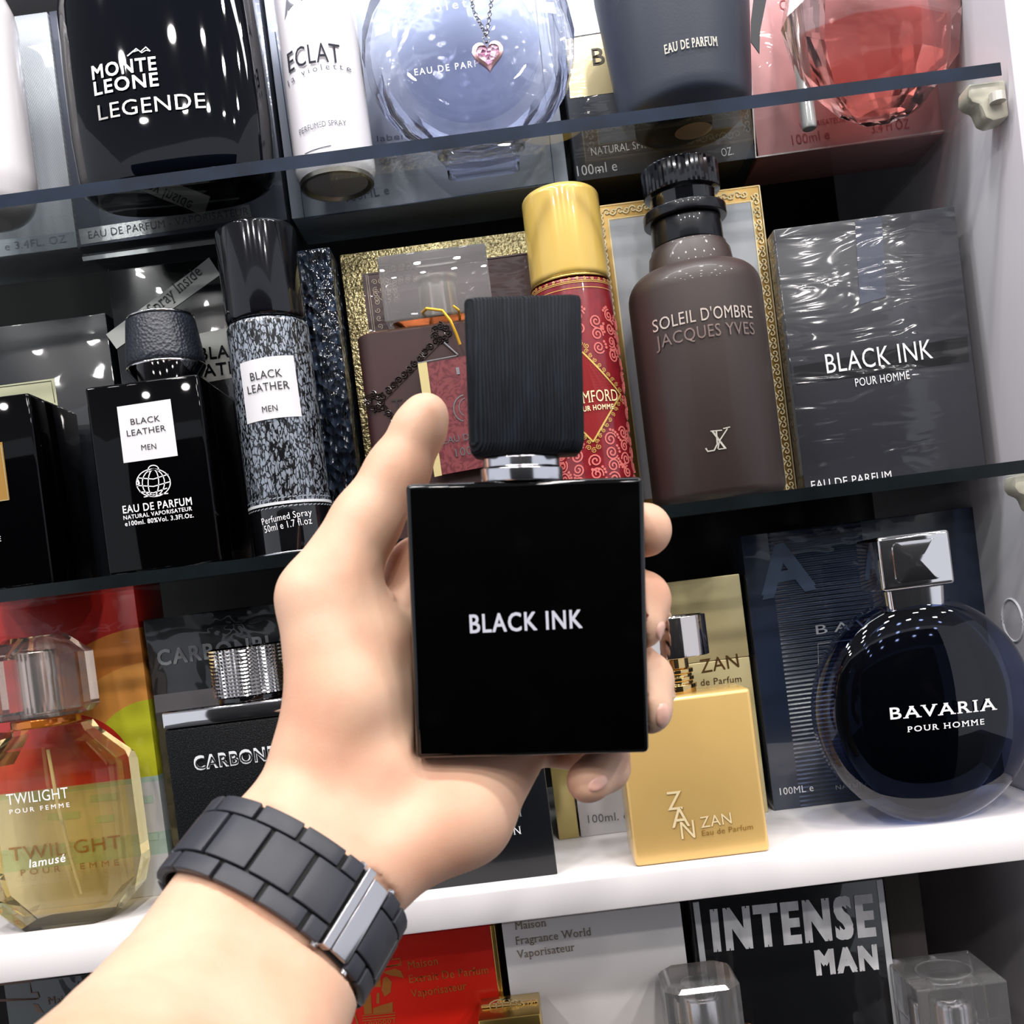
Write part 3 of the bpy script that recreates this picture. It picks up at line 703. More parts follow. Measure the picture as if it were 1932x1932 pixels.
# its hang tag
tagm = Mat('tag_card'); tagm.b.inputs['Roughness'].default_value = .35; tagm.col(tagm.ramp(tagm.noise(160, detail=2, dist=3), [(.4, '#5a2228'), (.55, '#74363a')]))
P0 = at(800, 690, .0125)
t = Thing('hang_tag', tuple(P0), 'dark red hang tag with a pale gold stripe, tied on with a gold cord', 'tag')
a, b, c_, d_ = [t.local(at(x, y, .0125)) for x, y in ((792, 688), (958, 655), (985, 868), (822, 898))]
t.part('card', ([tuple(q) for q in (a, b, c_, d_)]+[(q[0], q[1]+.0006, q[2]) for q in (a, b, c_, d_)], [(0, 1, 2, 3), (7, 6, 5, 4), (0, 4, 5, 1), (1, 5, 6, 2), (2, 6, 7, 3), (3, 7, 4, 0)]), tagm.m, smooth=0)
t.poly('stripe', [(788, 686), (805, 682), (834, 897), (820, 900)], M('stripe_gold', '#c9b983', .4, .3), .0003)
t.line('stripe', [(788, 685), (862, 671)], .0004, SILVER, .0004); t.line('stripe', [(838, 646), (864, 669)], .0005, SILVER, .0003)
t.line('emblem', arc(878, 770, 22, 25, 100, 260, 12), .0006, SILVER); t.line('emblem', arc(880, 768, 14, 17, 110, 260, 10), .0004, SILVER)
t.text('1', (862, 707), (868, 706), 14, SILVER); t.text('EAU DE', (838, 838), (895, 828), 13, SILVER); t.text('100ml', (861, 862), (915, 852), 16, SILVER)
cor = [t.local(at(x, y, yy)) for x, y, yy in ((805, 598, .03), (797, 590, .02), (805, 582, .011), (835, 586, .009), (850, 605, .008), (860, 628, .009), (868, 650, .0105))]
cor2 = [t.local(at(x, y, yy)) for x, y, yy in ((868, 600, .022), (865, 585, .012), (855, 577, .012))]
t.part('cord', join(tube(cor, .0007, 8), tube(cor2, .0006, 8)), M('gold_cord', '#d8a52c', .45, .3)); t.done()

# paisley spray can
r = .0193; A, B = at(1060, 440, .03), at(1110, 760, .03)
X = ((front_x(983+76, 400, .03)+front_x(1191-75, 860, .03))/2)
t = Thing('spray_can', (X, .03, Z2), 'red paisley perfume spray can with a tall gold cap behind the held cap', 'spray can')
ps = Mat('paisley_print'); ps.b.inputs['Roughness'].default_value = .25; ps.b.inputs['Coat Weight'].default_value = .5
ps.col(ps.ramp(ps.noise(200, detail=2), [(.35, '#74131d'), (.7, '#861923')]))
hb = at(1078, 522, .012)[2]-Z2; ht = at(1065, 337, .012)[2]-Z2
t.part('body', lathe(rounded([(0, 0), (r-.001, 0), (r, .002), (r, hb-.001), (r-.001, hb), (0, hb)], .0006), 72), ps.m)
t.part('cap', lathe(rounded([(0, hb+.0012), (r-.0002, hb+.0012), (r-.0006, ht-.0025), (r-.0035, ht), (0, ht)], .0032, 8), 72), M('cap_gold', '#d9b65e', .22, .1, .5, .5))
t.part('trim_band', lathe(rounded([(0, hb+.0001), (r+.0002, hb+.0001), (r+.0002, hb+.0011), (0, hb+.0011)], .0002), 72), GOLDF)
t.surf(lambda x, z: -math.sqrt(max(1e-8, r*r-min(abs(x), r*.985)**2)))
G = M('print_gold', '#e3c069', .3, .4); rd = M('print_crimson', '#8c1f22', .3, .2)
D = [t.st(*p) for p in ((1117, 662), (1171, 745), (1136, 832))]; zc_ = D[1][1]; xc_ = .0
top, bot = (xc_+.0, D[0][1]), (xc_, D[2][1]); hw = .0165
N_ = 16; dia = []
for u in np.linspace(0, 1, N_): dia.append((u*hw, top[1]+(zc_-top[1])*u))
for u in np.linspace(1, 0, N_): dia.append((u*hw, bot[1]+(zc_-bot[1])*u))
left = [(-x, z) for x, z in dia]
V, Fc = [], []
for (x, z), (x2, z2) in zip(left, dia):
    k = len(V); V += [(x+(x2-x)*i/8, z) for i in range(9)]
    if k: Fc += [(k-9+i, k-8+i, k+1+i, k+i) for i in range(8)]
t.add('panel', rd, (t.lift(V, .0003), Fc))
pz = M('print_rose', '#d7726c', .3); rng = random.Random(3)
def swirl(th_, z, R, a0, fl, turns=1.7, wd_=.0007):
    t.line('paisley', [(r*math.sin(max(-1.5, min(1.5, th_+x/r))), z+y) for x, y in spiral(0, 0, R, turns, a0, fl, 22)], wd_, pz, .00025, local=True)
    for q in range(3):
        a1 = a0+fl*(.5+q*.35); t.line('paisley', [(r*math.sin(max(-1.5, min(1.5, th_+fl*(R+.0011)*math.cos(a1)/r)))+.0004*math.cos(g_), z+(R+.0011)*math.sin(a1)+.0004*math.sin(g_)) for g_ in np.linspace(0, 6.283, 7)], .0006, pz, .00025, local=True)
for iz in range(15):
    for it in range(7):
        z = .004+iz*.0062+(it % 2)*.003; th_ = -1.35+it*.45
        if z > hb-.008: continue
        if abs(th_)*r < hw+.002 and bot[1]-.006+abs(math.sin(th_))*r*.8 < z < top[1]+.006-abs(math.sin(th_))*r*.8: continue
        swirl(th_, z, .0029+.0006*rng.random(), rng.random()*6.28, 1 if (iz+it) % 2 else -1)
t.line('border', dia, .0008, G, .0005, local=True); t.line('border', left, .0008, G, .0005, local=True)
for s_ in (1, -1):
    for i in range(9):
        u = (i+.5)/9
        for zz in (top, bot):
            q = (s_*(u*hw+.001), zz[1]+(zc_-zz[1])*u+(.0012 if zz is top else -.0012)); t.line('border', spiral(q[0], q[1], .0011, 1.4, i, s_, 10), .0003, G, .0005, local=True)
for zz, sg in ((top, 1), (bot, -1)):
    for k in range(3): t.line('border', spiral(zz[0]+(k-1)*.0024, zz[1]+sg*(.0025+.0015*(k == 1)), .0014, 1.5, k, 1 if k else -1, 12), .0003, G, .0005, local=True)
for zz in (hb-.0025, hb-.0032, hb-.0058): t.line('border', [(r*.98*math.sin(a), zz) for a in np.linspace(-1.4, 1.4, 30)], .0003, G, .0004, local=True)
for i in range(14): t.line('border', spiral(r*math.sin(-1.3+i*.2), hb-.0015, .0008, 1.2, i, 1, 8), .0003, G, .0004, local=True)
t.text('TOMFORD', (1070, 768), (1166, 757), 23, M('print_pale', '#efe0b0', .35), serif=True, off=.0006); t.text('POUR HOMME', (1085, 780), (1158, 772), 10, M('print_pale', '#efe0b0', .35), off=.0006, bold=.015); t.done()

# ornate gold bordered carton
xl = front_x(1159, 640, .062)-.004; xr = front_x(1469, 630, .062); h = at(1443, 346, .062)[2]-Z2
t = Thing('perfume_box', ((xl+xr)/2, .062, Z2), 'pale grey box with an ornate gold border behind the matte brown bottle', 'perfume box'); w = (xr-xl)/2
t.part('carton', box(-w, w, 0, .045, 0, h, .0008), M('foil_antique', '#a27f42', .35, .5))
lab = t.part('panel', ([(-w+.0085, -.0003, .009), (w-.006, -.0003, .009), (w-.006, -.0003, h-.0085), (-w+.0085, -.0003, h-.0085)], [(0, 1, 2, 3)]), film('wrap_palegrey', '#c2c3c8', .3, 0, 30, (1, 1, 1), .3, .003))
pg = M('foil_light', '#f6e6b8', .3, .2)
t.line('border', [(w-.0058, .004), (w-.0058, h-.008), (-w+.0085, h-.008), (-w+.0085, .004)], .0008, pg, .0006, local=True); t.line('border', [(w-.0008, 0), (w-.0008, h-.0008), (-w+.0008, h-.0008), (-w+.0008, 0)], .0006, pg, .0004, local=True)
for i in range(46):
    z = .004+i*.0034
    if z > h-.004: break
    for x in (-w+.0045, w-.0033): t.line('border', spiral(x, z, .0021, 1.2, i % 2*3, 1 if i % 2 else -1, 10), .0006, pg, .0005, local=True)
for i in range(22): t.line('border', spiral(-w+.008+i*.0034, h-.0042, .0021, 1.2, i % 2*3, 1 if i % 2 else -1, 10), .0006, pg, .0005, local=True)
t.done()

# matte brown flask
ya = .034; xl, xr = front_x(1207, 740, ya), front_x(1458, 740, ya); R0 = (xr-xl)/2
t = Thing('perfume_bottle', ((xl+xr)/2, ya, Z2), 'matte brown round-shouldered bottle with a black screw cap', 'perfume bottle')
zz = lambda px, py: at(px, py, ya)[2]-Z2
hs, hn = zz(1318, 530), zz(1306, 468)
mt = Mat('matte_brown'); mt.b.inputs['Roughness'].default_value = .48; mt.col('#362a27'); mt.b.inputs['Coat Weight'].default_value = .1; mt.bump(mt.noise(1200, detail=2), .05, .0004)
rn = .0172
prof = [(0, .0), (R0-.006, 0), (R0-.002, .0014), (R0, .005), (R0, hs-.008)]
for k in range(1, 9): a = k/8*math.pi/2; prof.append((R0-.0115*(1-math.cos(a)), hs-.008+.0125*math.sin(a)))
prof += [(rn+.0025, hn-.0035), (rn+.0012, hn-.0015), (rn+.0009, hn), (0, hn)]
t.part('body', lathe(prof, 80), mt.m, smooth=50)
bc = M('satin_black', '#14161c', .28, .3, .5, .3); gb = M('gloss_ridge', '#0b0c12', .1, .2, .6, .6)
z0 = hn+.0004; zr = zz(1298, 408); z1_ = zz(1295, 372); zt = zz(1292, 318)
t.part('neck', lathe(rounded([(0, z0), (rn, z0), (rn, zr-.0032), (0, zr-.0032)], .0008), 64), bc)
t.part('neck_ring', lathe(rounded([(0, zr-.003), (rn+.0030, zr-.003), (rn+.0030, zr+.0022), (0, zr+.0022)], .0008), 64), bc)
t.part('cap', lathe(rounded([(0, zr+.0024), (rn-.0015, zr+.0024), (rn-.0015, z1_), (rn+.0012, z1_+.001), (rn+.0012, zt), (rn-.0005, zt+.001), (0, zt+.001)], .0004), 96, flute=(lambda z: z > z1_ and z < zt+.0005, .012)), gb)
t.surf(lambda x, z: -math.sqrt(max(1e-8, R0*R0-min(abs(x), R0*.985)**2)))
t.text("SOLEIL D'OMBRE", (1232, 629), (1420, 601), 24, M('foil_blush', '#d9c9bd', .25, .5), off=.0006); t.text('JACQUES YVES', (1238, 660), (1424, 632), 24, M('foil_dim', '#8a7771', .3, .5), off=.0006)
fp = M('foil_pale', '#d9d4c8', .25, .4)
t.line('emblem', [(1351, 813), (1353, 838), (1347, 850), (1335, 852), (1331, 846)], .0007, fp, .0006); t.line('emblem', [(1340, 814), (1362, 812)], .0005, fp, .0006)
t.line('emblem', [(1343, 813), (1368, 846)], .0009, fp, .0006); t.line('emblem', [(1372, 809), (1357, 832), (1354, 847)], .0006, fp, .0006); t.line('emblem', [(1355, 848), (1370, 846)], .0005, fp, .0006); t.line('emblem', [(1364, 809), (1377, 806)], .0005, fp, .0006); t.done()

# wrapped black carton at the right
xl, xr = front_x(1488, 670, .048), front_x(1830, 630, .048); h = (at(1464, 434, .048)[2]+at(1806, 386, .048)[2])/2-Z2
t = Thing('perfume_box', ((xl+xr)/2, .048, Z2), 'black perfume box in wrinkled clear wrap at the right end of the middle shelf', 'perfume box'); w = (xr-xl)/2
ik = film('wrap_ink', '#2b2c33', .4, 0, 20, (1, 1, 4), .45, .006, 1, .5, .10)
t.part('carton', box(-w, w, 0, .042, 0, h, .0006), ik)
t.quad('band', [(1497, 692), (1825, 634), (1828, 682), (1502, 726)], film('wrap_band', '#15161a', .35, 0, 20, (1, 1, 4), .45, .006, 1, .4, .1))
t.quad('seam', [(1613, 418), (1663, 408), (1672, 560), (1622, 575)], film('wrap_seam', '#555866', .3, 0, 20, (1, 1, 4), .45, .006, 1, .4, .1))
t.text('BLACK INK', (1560, 705), (1760, 676), 38, WHITE, off=.0006, bold=0); t.text('POUR HOMME', (1614, 730), (1716, 715), 16, WHITE, off=.0006); t.text('EAU DE PARFUM', (1531, 924), (1682, 904), 17, WHITE, off=.0006)
zt_ = .0045; t.text('Natural Spray  Vaporisateur  100ml', (1536, 938), (1745, 912), 9, M('print_dimwhite', '#b9bcc4', .5), off=.0006); t.done()

# ------------------------------------------------------------------ third row, standing on the white board
# rainbow carton
yb = .069
xr = front_x(290, 1400, yb); h = at(252, 1112, yb)[2]-Z3
t = Thing('perfume_box', (xr-.045, yb, Z3), 'rainbow red, orange and yellow perfume box behind the clear amber bottle', 'perfume box')
t.surf(0); sc0 = t.st(298, 1450); sun = t.st(135, 1470)
rm = Mat('rainbow_print'); rm.b.inputs['Roughness'].default_value = .3; rm.b.inputs['Coat Weight'].default_value = .7; rm.b.inputs['Coat Roughness'].default_value = .03
X_, Y_, Z_ = rm.xyz()
def dist2(c): 
    a = rm.math('SUBTRACT', X_, float(c[0])); b = rm.math('SUBTRACT', Z_, float(c[1])); return rm.math('SQRT', rm.math('ADD', rm.math('MULTIPLY', a, a), rm.math('MULTIPLY', b, b)))
d1 = dist2(sc0); col = rm.mix(rm.math('LESS_THAN', d1, .0755), '#c4281f', '#df8434'); col = rm.mix(rm.math('LESS_THAN', d1, .0567), col, '#eda04a'); col = rm.mix(rm.math('LESS_THAN', d1, .0369), col, '#cfd02e')
d2 = dist2(sun); col = rm.mix(rm.math('LESS_THAN', d2, .0345), col, '#d32a1e')
hz = float(t.st(200, 1475)[1]); col = rm.mix(rm.math('LESS_THAN', Z_, hz), col, '#d9dce0')
hz2 = float(t.st(300, 1590)[1]); col = rm.mix(rm.math('LESS_THAN', rm.math('ABSOLUTE', rm.math('SUBTRACT', Z_, hz2)), .006), col, '#b7d2c6')
hz3 = float(t.st(300, 1468)[1]); col = rm.mix(rm.math('LESS_THAN', rm.math('ABSOLUTE', rm.math('SUBTRACT', Z_, hz3)), .0014), col, '#b7d2c6'); rm.col(col)
rm.bump(rm.noise(40, (1, 1, 1.5), 2, .5), .35, .003, 'Coat Normal')
t.part('carton', box(-.045, .045, 0, .04, 0, h, .0006), rm.m)
mint = M('print_mint', '#b7d2c6', .4); gd = M('print_bronze', '#b07a3c', .35, .3)
for y, xa, xb in ((1505, 255, 288), (1545, 258, 272), (1575, 262, 298), (1500, 60, 120), (1535, 90, 150), (1500, 170, 220), (1540, 180, 215)): t.quad('stripes', [(xa, y), (xb, y-4), (xb+1, y+9), (xa+1, y+13)], mint, .0003, 1)
t.text('TWILIGHT', (20, 1625), (230, 1600), 27, gd, bold=-.01); t.text('POUR FEMME', (40, 1652), (225, 1632), 12, gd, space=1.6); t.done()

# amber bottle
c = at(112, 1550, .042); X = c[0]
t = Thing('perfume_bottle', (X, .042, Z3), 'clear amber glass bottle with a faceted clear cap in front of the rainbow box', 'perfume bottle')
zz = lambda px, py: at(px, py, .03)[2]-Z3
def cham(w, d, c): return [(w, -d+c), (w, d-c), (w-c, d), (-w+c, d), (-w, d-c), (-w, -d+c), (-w+c, -d), (w-c, -d)]
amb = gem('amber_crystal', '#fffdf7', 1.35, .16)
hw, hd = .0385, .021; z_s, z_t = zz(255, 1425), zz(190, 1375)
t.part('body', loft([(0, cham(.022, .014, .005)), (.002, cham(.024, .0155, .006)), (.013, cham(hw-.003, hd-.002, .008)), (.024, cham(hw, hd, .008)), (z_s-.004, cham(hw, hd, .008)), (z_s, cham(hw-.001, hd-.001, .008)), (z_t, cham(.0225, .0145, .006)), (z_t+.004, cham(.0205, .0135, .006))]), amb, smooth=0)
t.part('liquid', loft([(.007, cham(.022, .012, .005)), (.016, cham(hw-.0075, hd-.0065, .006)), (z_s-.004, cham(hw-.0065, hd-.006, .006)), (z_t-.006, cham(.021, .011, .005))]), thin('amber_liquid', '#fff6d8', 1.3), smooth=0)
t.part('neck', lathe(rounded([(0, z_t+.0042), (.0165, z_t+.0042), (.0165, z_t+.0085), (0, z_t+.0085)], .0008), 40), M('neck_orange', '#d97c2a', .1, .5, .5, .5))
zc0, zc1 = z_t+.009, zz(100, 1196)
t.part('cap', loft([(zc0, cham(.0205, .0165, .007)), (zc0+.003, cham(.0235, .019, .008)), (zc1-.010, cham(.0235, .019, .008)), (zc1, cham(.0125, .011, .004))]), gem('cap_crystal', '#fff4ea', 1.4, .22, .06), smooth=0)
t.part('inner_cap', lathe(rounded([(0, zc0+.0012), (.0098, zc0+.0012), (.0098, zc1-.007), (0, zc1-.007)], .0012), 40), M('satin_chrome', '#d8d4d6', .16, 1))
t.part('dip_tube', tube([(-.001, 0, z_t-.008), (0, .0005, z_s-.02), (.003, .001, .03), (.006, .001, .012)], .0009, 8), M('tube_white', '#e9e2c4', .3))
t.surf(-hd)
t.text('TWILIGHT', (14, 1519), (130, 1505), 22, WHITE, off=.0003); t.text('POUR FEMME', (19, 1536), (132, 1522), 9, WHITE, off=.0003, space=1.5, bold=.01); t.text('lamusé', (56, 1637), (125, 1625), 16, WHITE, off=.0003, shear=.2, bold=.01); t.done()

# black carton with pixel letters
yb = .07; xl = front_x(298, 1390, yb); h = at(268, 1170, yb)[2]-Z3
t = Thing('perfume_box', (xl+.045, yb, Z3), 'glossy black box with angular silver lettering behind the ribbed chrome cap', 'perfume box')
t.part('carton', box(-.045, .045, 0, .04, 0, h, .0006), film('wrap_carbon', '#0e1013', .25, 0, 40, (1, 1, .8), .35, .003))
t.quad('band', [(290, 1312), (640, 1268), (644, 1302), (294, 1345)], M('brushed_silver', '#8f8a8c', .35, .8))
t.text('CARBONBLACK', (299, 1256), (610, 1213), 30, M('foil_graphite', '#a9a9ac', .3, .4), bold=.02); t.done()
# carbon bottle
yb = .016; xl, xr = front_x(322, 1480, yb), front_x(605, 1440, yb); h = at(420, 1365, yb)[2]-Z3
t = Thing('perfume_bottle', ((xl+xr)/2, yb, Z3), 'black flecked bottle with a chrome shoulder and ribbed chrome cap, left of the hand', 'perfume bottle'); w = (xr-xl)/2
cb = Mat('carbon_fleck'); cb.b.inputs['Roughness'].default_value = .5; cb.b.inputs['Specular IOR Level'].default_value = .15; cb.col(cb.ramp(cb.noise(1700, detail=2), [(.5, '#040506'), (.78, '#2a2e33')])); cb.bump(cb.noise(1500, detail=2), .4, .0008)
t.part('body', box(-w, w, 0, .034, 0, h, .0012), cb.m)
t.part('shoulder', box(-w-.0002, w+.0002, -.0002, .0342, h+.0002, h+.0085, .0012), CHROME)
cx = t.local(at(466, 1270, .03))[0]; zb, zt = at(466, 1312, .02)[2]-Z3, at(460, 1222, .02)[2]-Z3
t.part('collar', lathe(rounded([(0, h+.0087), (.0165, h+.0087), (.0165, zb-.0004), (0, zb-.0004)], .0006), 48, (cx, .018)), M('gloss_black', '#0a0a0d', .08, 0, .5, .8))
pr_ = [(0, zb)]+[(.0182-.0006*((i % 2)), zb+(zt-zb)*i/26) for i in range(27)]+[(.016, zt+.001), (0, zt+.001)]
t.part('cap', lathe(pr_, 110, (cx, .018), (lambda z: True, .010)), CHROME, smooth=0)
t.surf(0); wl = M('print_outline', '#dfe2e6', .4)
t.text('CARBONBLACK', (368, 1453), (610, 1420), 27, wl, bold=.03); t.text('CARBONBLACK', (370.5, 1451), (607.5, 1419), 21, M('print_core', '#121316', .5), bold=-.012, off=.0006); t.done()

# black carton right of the wrist
yb = .0155; xl, xr = front_x(770, 1560, yb), front_x(1041, 1560, yb)
t = Thing('perfume_box', ((xl+xr)/2, yb, Z3), 'plain black perfume box behind the heel of the hand on the white board', 'perfume box'); w = (xr-xl)/2
t.part('carton', box(-w, w, 0, .035, 0, .105, .0006), M('card_black', '#131519', .3, 0, .5, .3))
t.text('COLLECTION', (860, 1590), (984, 1573), 16, WHITE, serif=True); t.text('PERFUM', (900, 1552), (985, 1540), 12, GREYP, serif=True); t.done()
# slim gold carton and white carton
yb = .084
xl, xr = front_x(1047, 1520, yb), front_x(1086, 1520, yb)
t = Thing('perfume_box', ((xl+xr)/2, yb, Z3), 'slim pale gold perfume box squeezed between the black box and the white box', 'perfume box'); w = (xr-xl)/2
t.part('carton', box(-w, w, 0, .04, 0, .1, .0006), M('card_palegold', '#cdbb78', .25, .4, .5, .4)); t.done()
xl, xr = front_x(1089, 1520, yb), front_x(1250, 1500, yb)
t = Thing('perfume_box', ((xl+xr)/2, yb, Z3), 'white perfume box with small grey lettering left of the gold bottle', 'perfume box'); w = (xr-xl)/2
t.part('carton', box(-w, w, 0, .04, 0, .085, .0006), M('card_white', '#d6d5d8', .35, 0, .5, .5))
t.text('100ml. e', (1110, 1553), (1186, 1545), 16, M('ink_grey2', '#6a6c72', .5)); t.done()

# gold carton
yb = .088; xr = front_x(1410, 1200, yb); xl = xr-.073; h = at(1395, 1082, yb)[2]-Z3
t = Thing('perfume_box', ((xl+xr)/2, yb+.001, Z3), 'pale gold foil perfume box behind the gold bottle', 'perfume box'); w = (xr-xl)/2
xl = front_x(1251, 1300, yb)+.0006
gfoil = M('foil_champ', '#dccb96', .3, .25, .5, .3)
t.part('carton', box(-w, w, 0, .04, .086, h, .0006), gfoil)
t.part('lower_carton', box(t.local((xl, 0, 0))[0], w, 0, .04, 0, .0858, .0006), gfoil)
tb = M('ink_bronze', '#6d4c2a', .35, .4)
t.text('ZAN', (1323, 1270), (1395, 1258), 27, tb, bold=-.012); t.text('Eau de Parfum', (1290, 1297), (1399, 1286), 13, tb); t.done()
# gold bottle
yb = .0105; xl, xr = at(1180, 1480, yb)[0], at(1436, 1460, yb)[0]; h = at(1345, 1306, yb)[2]-Z3
t = Thing('perfume_bottle', ((xl+xr)/2, yb, Z3), 'satin gold square bottle with a round chrome cap beside the fingers', 'perfume bottle'); w = (xr-xl)/2
zm = Mat('satin_gold'); zm.b.inputs['Roughness'].default_value = .3; zm.b.inputs['Metallic'].default_value = .3; zm.b.inputs['Coat Weight'].default_value = .4; zm.col('#e4bd74')
t.part('body', box(-w, w, 0, .034, 0, h, .0022, 4), zm.m)
cx = .0; zc0 = at(1300, 1240, .016)[2]-Z3; zc1 = at(1305, 1160, .016)[2]-Z3
t.part('neck', lathe(rounded([(0, h-.0002), (.0092, h-.0002), (.0092, h+.004), (.0082, h+.0045), (.0082, h+.0058), (.0088, h+.006), (.0088, h+.0078), (.0080, h+.008), (.0080, h+.0093), (.0088, h+.0096), (.0088, h+.0115), (.007, h+.012), (.007, zc0), (0, zc0)], .0003), 48, (cx, .017)), M('chrome_gold', '#e2c184', .08, 1))
t.part('cap', lathe(rounded([(0, zc0+.0002), (.0176, zc0+.0002), (.0176, zc1), (.0162, zc1), (.0155, zc1-.003), (0, zc1-.003)], .0005), 80, (cx, .017), (lambda z: zc0+.001 < z < zc1-.001, .006)), M('chrome_warm', '#e6dcd6', .08, 1))
t.surf(0); eb = M('engraved_gold', '#f6e2b4', .25, .1); ed = M('engraved_shade_tint', '#b98f47', .35, .2)  # darker offset copy paints the shade along the engraved letters
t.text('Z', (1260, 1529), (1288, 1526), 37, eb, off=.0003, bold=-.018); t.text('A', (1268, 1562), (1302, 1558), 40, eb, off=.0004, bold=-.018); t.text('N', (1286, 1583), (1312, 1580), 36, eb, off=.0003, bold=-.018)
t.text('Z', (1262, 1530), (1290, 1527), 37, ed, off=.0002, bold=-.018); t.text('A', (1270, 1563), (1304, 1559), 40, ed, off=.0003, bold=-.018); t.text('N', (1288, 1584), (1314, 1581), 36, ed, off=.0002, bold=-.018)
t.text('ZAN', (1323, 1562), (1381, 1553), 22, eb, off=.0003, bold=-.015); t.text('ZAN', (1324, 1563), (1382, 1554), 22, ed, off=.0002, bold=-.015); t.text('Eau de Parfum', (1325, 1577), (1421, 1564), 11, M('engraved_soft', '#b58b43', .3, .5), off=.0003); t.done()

# ribbed navy carton
yb = .0905; xl, xr = front_x(1430, 1280, yb), front_x(1867, 1060, yb); h = (at(1404, 1011, yb)[2]+at(1856, 953, yb)[2])/2-Z3
t = Thing('perfume_box', ((xl+xr)/2, yb, Z3), 'dark navy ribbed perfume box with a big embossed letter behind the round black bottle', 'perfume box'); w = (xr-xl)/2
nv = Mat('navy_ribs'); nv.b.inputs['Roughness'].default_value = .25; nv.b.inputs['Coat Weight'].default_value = .8
X_, Y_, Z_ = nv.xyz(); rib = nv.math('SINE', nv.math('MULTIPLY', Z_, 2600.)); msk = nv.math('LESS_THAN', nv.math('ABSOLUTE', nv.math('ADD', X_, .026)), .0255)
nv.col('#222d42'); hgt = nv.math('MULTIPLY', rib, msk); nv.bump(hgt, .55, .0012); nv.bump(nv.noise(32, (1, 1, 1), 2, .5), .4, .004, 'Coat Normal')
t.part('carton', box(-w, w, 0, .04, 0, h, .0006), nv.m)
t.text('A', (1437, 1128), (1540, 1108), 95, film('wrap_navyflat', '#4a5870', .3, 0, 30), off=.0005, bold=.03)
t.text('BAVARIA', (1540, 1197), (1790, 1165), 18, M('print_silver', '#b9bec8', .3), space=1.5); t.text('100ML e', (1472, 1500), (1535, 1492), 14, WHITE); t.text('NATURAL SPRAY', (1577, 1490), (1700, 1474), 9, GREYP)
t.line('border', [(1545, 1290), (1543, 1215), (1780, 1184)], .0006, GREYP); t.done()
# round black bottle
ybc = .034; zb = .0
cp = at(1740, 1352, ybc); X = cp[0]; Rr = .0515; KZ = 1.06; zc = at(1720, 1133, ybc-.01)[2]-Z3+.001-Rr*KZ
t = Thing('perfume_bottle', (X, ybc, Z3), 'round glossy black bottle with a square chrome cap near the right wall', 'perfume bottle')
def vsc(vf, lo=0., k=KZ): return [(x, y, max(lo, zc+(z-zc)*k)) for x, y, z in vf[0]], vf[1]
t.part('outer_glass', vsc(disc(Rr, zc, (.019, .0085), -1, 96, 16, .5)), thin('blue_rim_glass', '#b0bcda', 1.5), smooth=60)
inn = vsc(disc(Rr*.81, zc+.0008, (.0172, .002), -1, 96, 16, .5), .004, 1.215)
core = M('navy_core', '#010307', .05, 0, .2, 0)
t.part('core', inn, core, smooth=60)
zn = zc+KZ*math.sqrt(Rr**2-.014**2)
zr0 = at(1720, 1133, ybc-.014)[2]-Z3; zr1 = at(1720, 1112, ybc-.014)[2]-Z3; zcT = at(1720, 1006, ybc-.017)[2]-Z3
t.part('neck_ring', loft([(zn-.003, rrect(.0275, .024, .004)), (zr1, rrect(.0285, .025, .004))]), CHROME, smooth=50)
t.part('cap', box(-.0172, .0172, -.0165, .0165, zr1+.0003, zcT, .002, 4), CHROME, smooth=50)
t.part('cap_inset', loft([(0, rrect(.022, .0195, .003)), (.0010, rrect(.0215, .019, .003)), (.0022, rrect(.007, .006, .001))]), CHROME, smooth=20)
bpy.context.view_layer.update()
ins = [o for o in t.o.children if o.name.startswith('cap_inset')][0]
for v in ins.data.vertices:
    x, y, z = v.co; v.co = (x, -.0166-z, (zr1+zcT)/2+y)
def gb_(x, z):
    r2 = min(.98, (x*x+((z-zc)/KZ)**2)/Rr**2); return -(.0085+(.019-.0085)*math.sqrt(1-r2))
t.surf(gb_)
t.text('BAVARIA', (1679, 1357), (1880, 1338), 23, WHITE, off=.0006, bold=.012, serif=True, space=1.25); t.text('POUR HOMME', (1711, 1381), (1856, 1366), 11, WHITE, off=.0006, bold=.012, serif=True, space=1.25); t.done()
# cable-hole ring on the right wall
def onX(px, py, X):
    d = ray(px, py); return C0+d*(X-C0[0])/d[0]
hc = onX(1911, 1170, WALL_X)
o = mobj('shelf_pin_hole', tube([(WALL_X-.0002, hc[1]+.011*math.cos(a), hc[2]+.011*math.sin(a)) for a in np.linspace(0, 6.283, 33)[:-1]], .0006, 6, True), M('hole_rim', '#e6e6ea', .3)); tag(o, 'small round outline ring on the right wall beside the round black bottle', 'ring')

# ------------------------------------------------------------------ bottom row, under the white board
HB = .1395
def low_box(xl, xr, y, mat, label, h=HB, depth=.045):
    t = Thing('perfume_box', ((xl+xr)/2, y, Z4), label, 'perfume box'); t.w = (xr-xl)/2
    t.part('carton', box(-t.w, t.w, 0, depth, 0, h, .0006), mat); return t
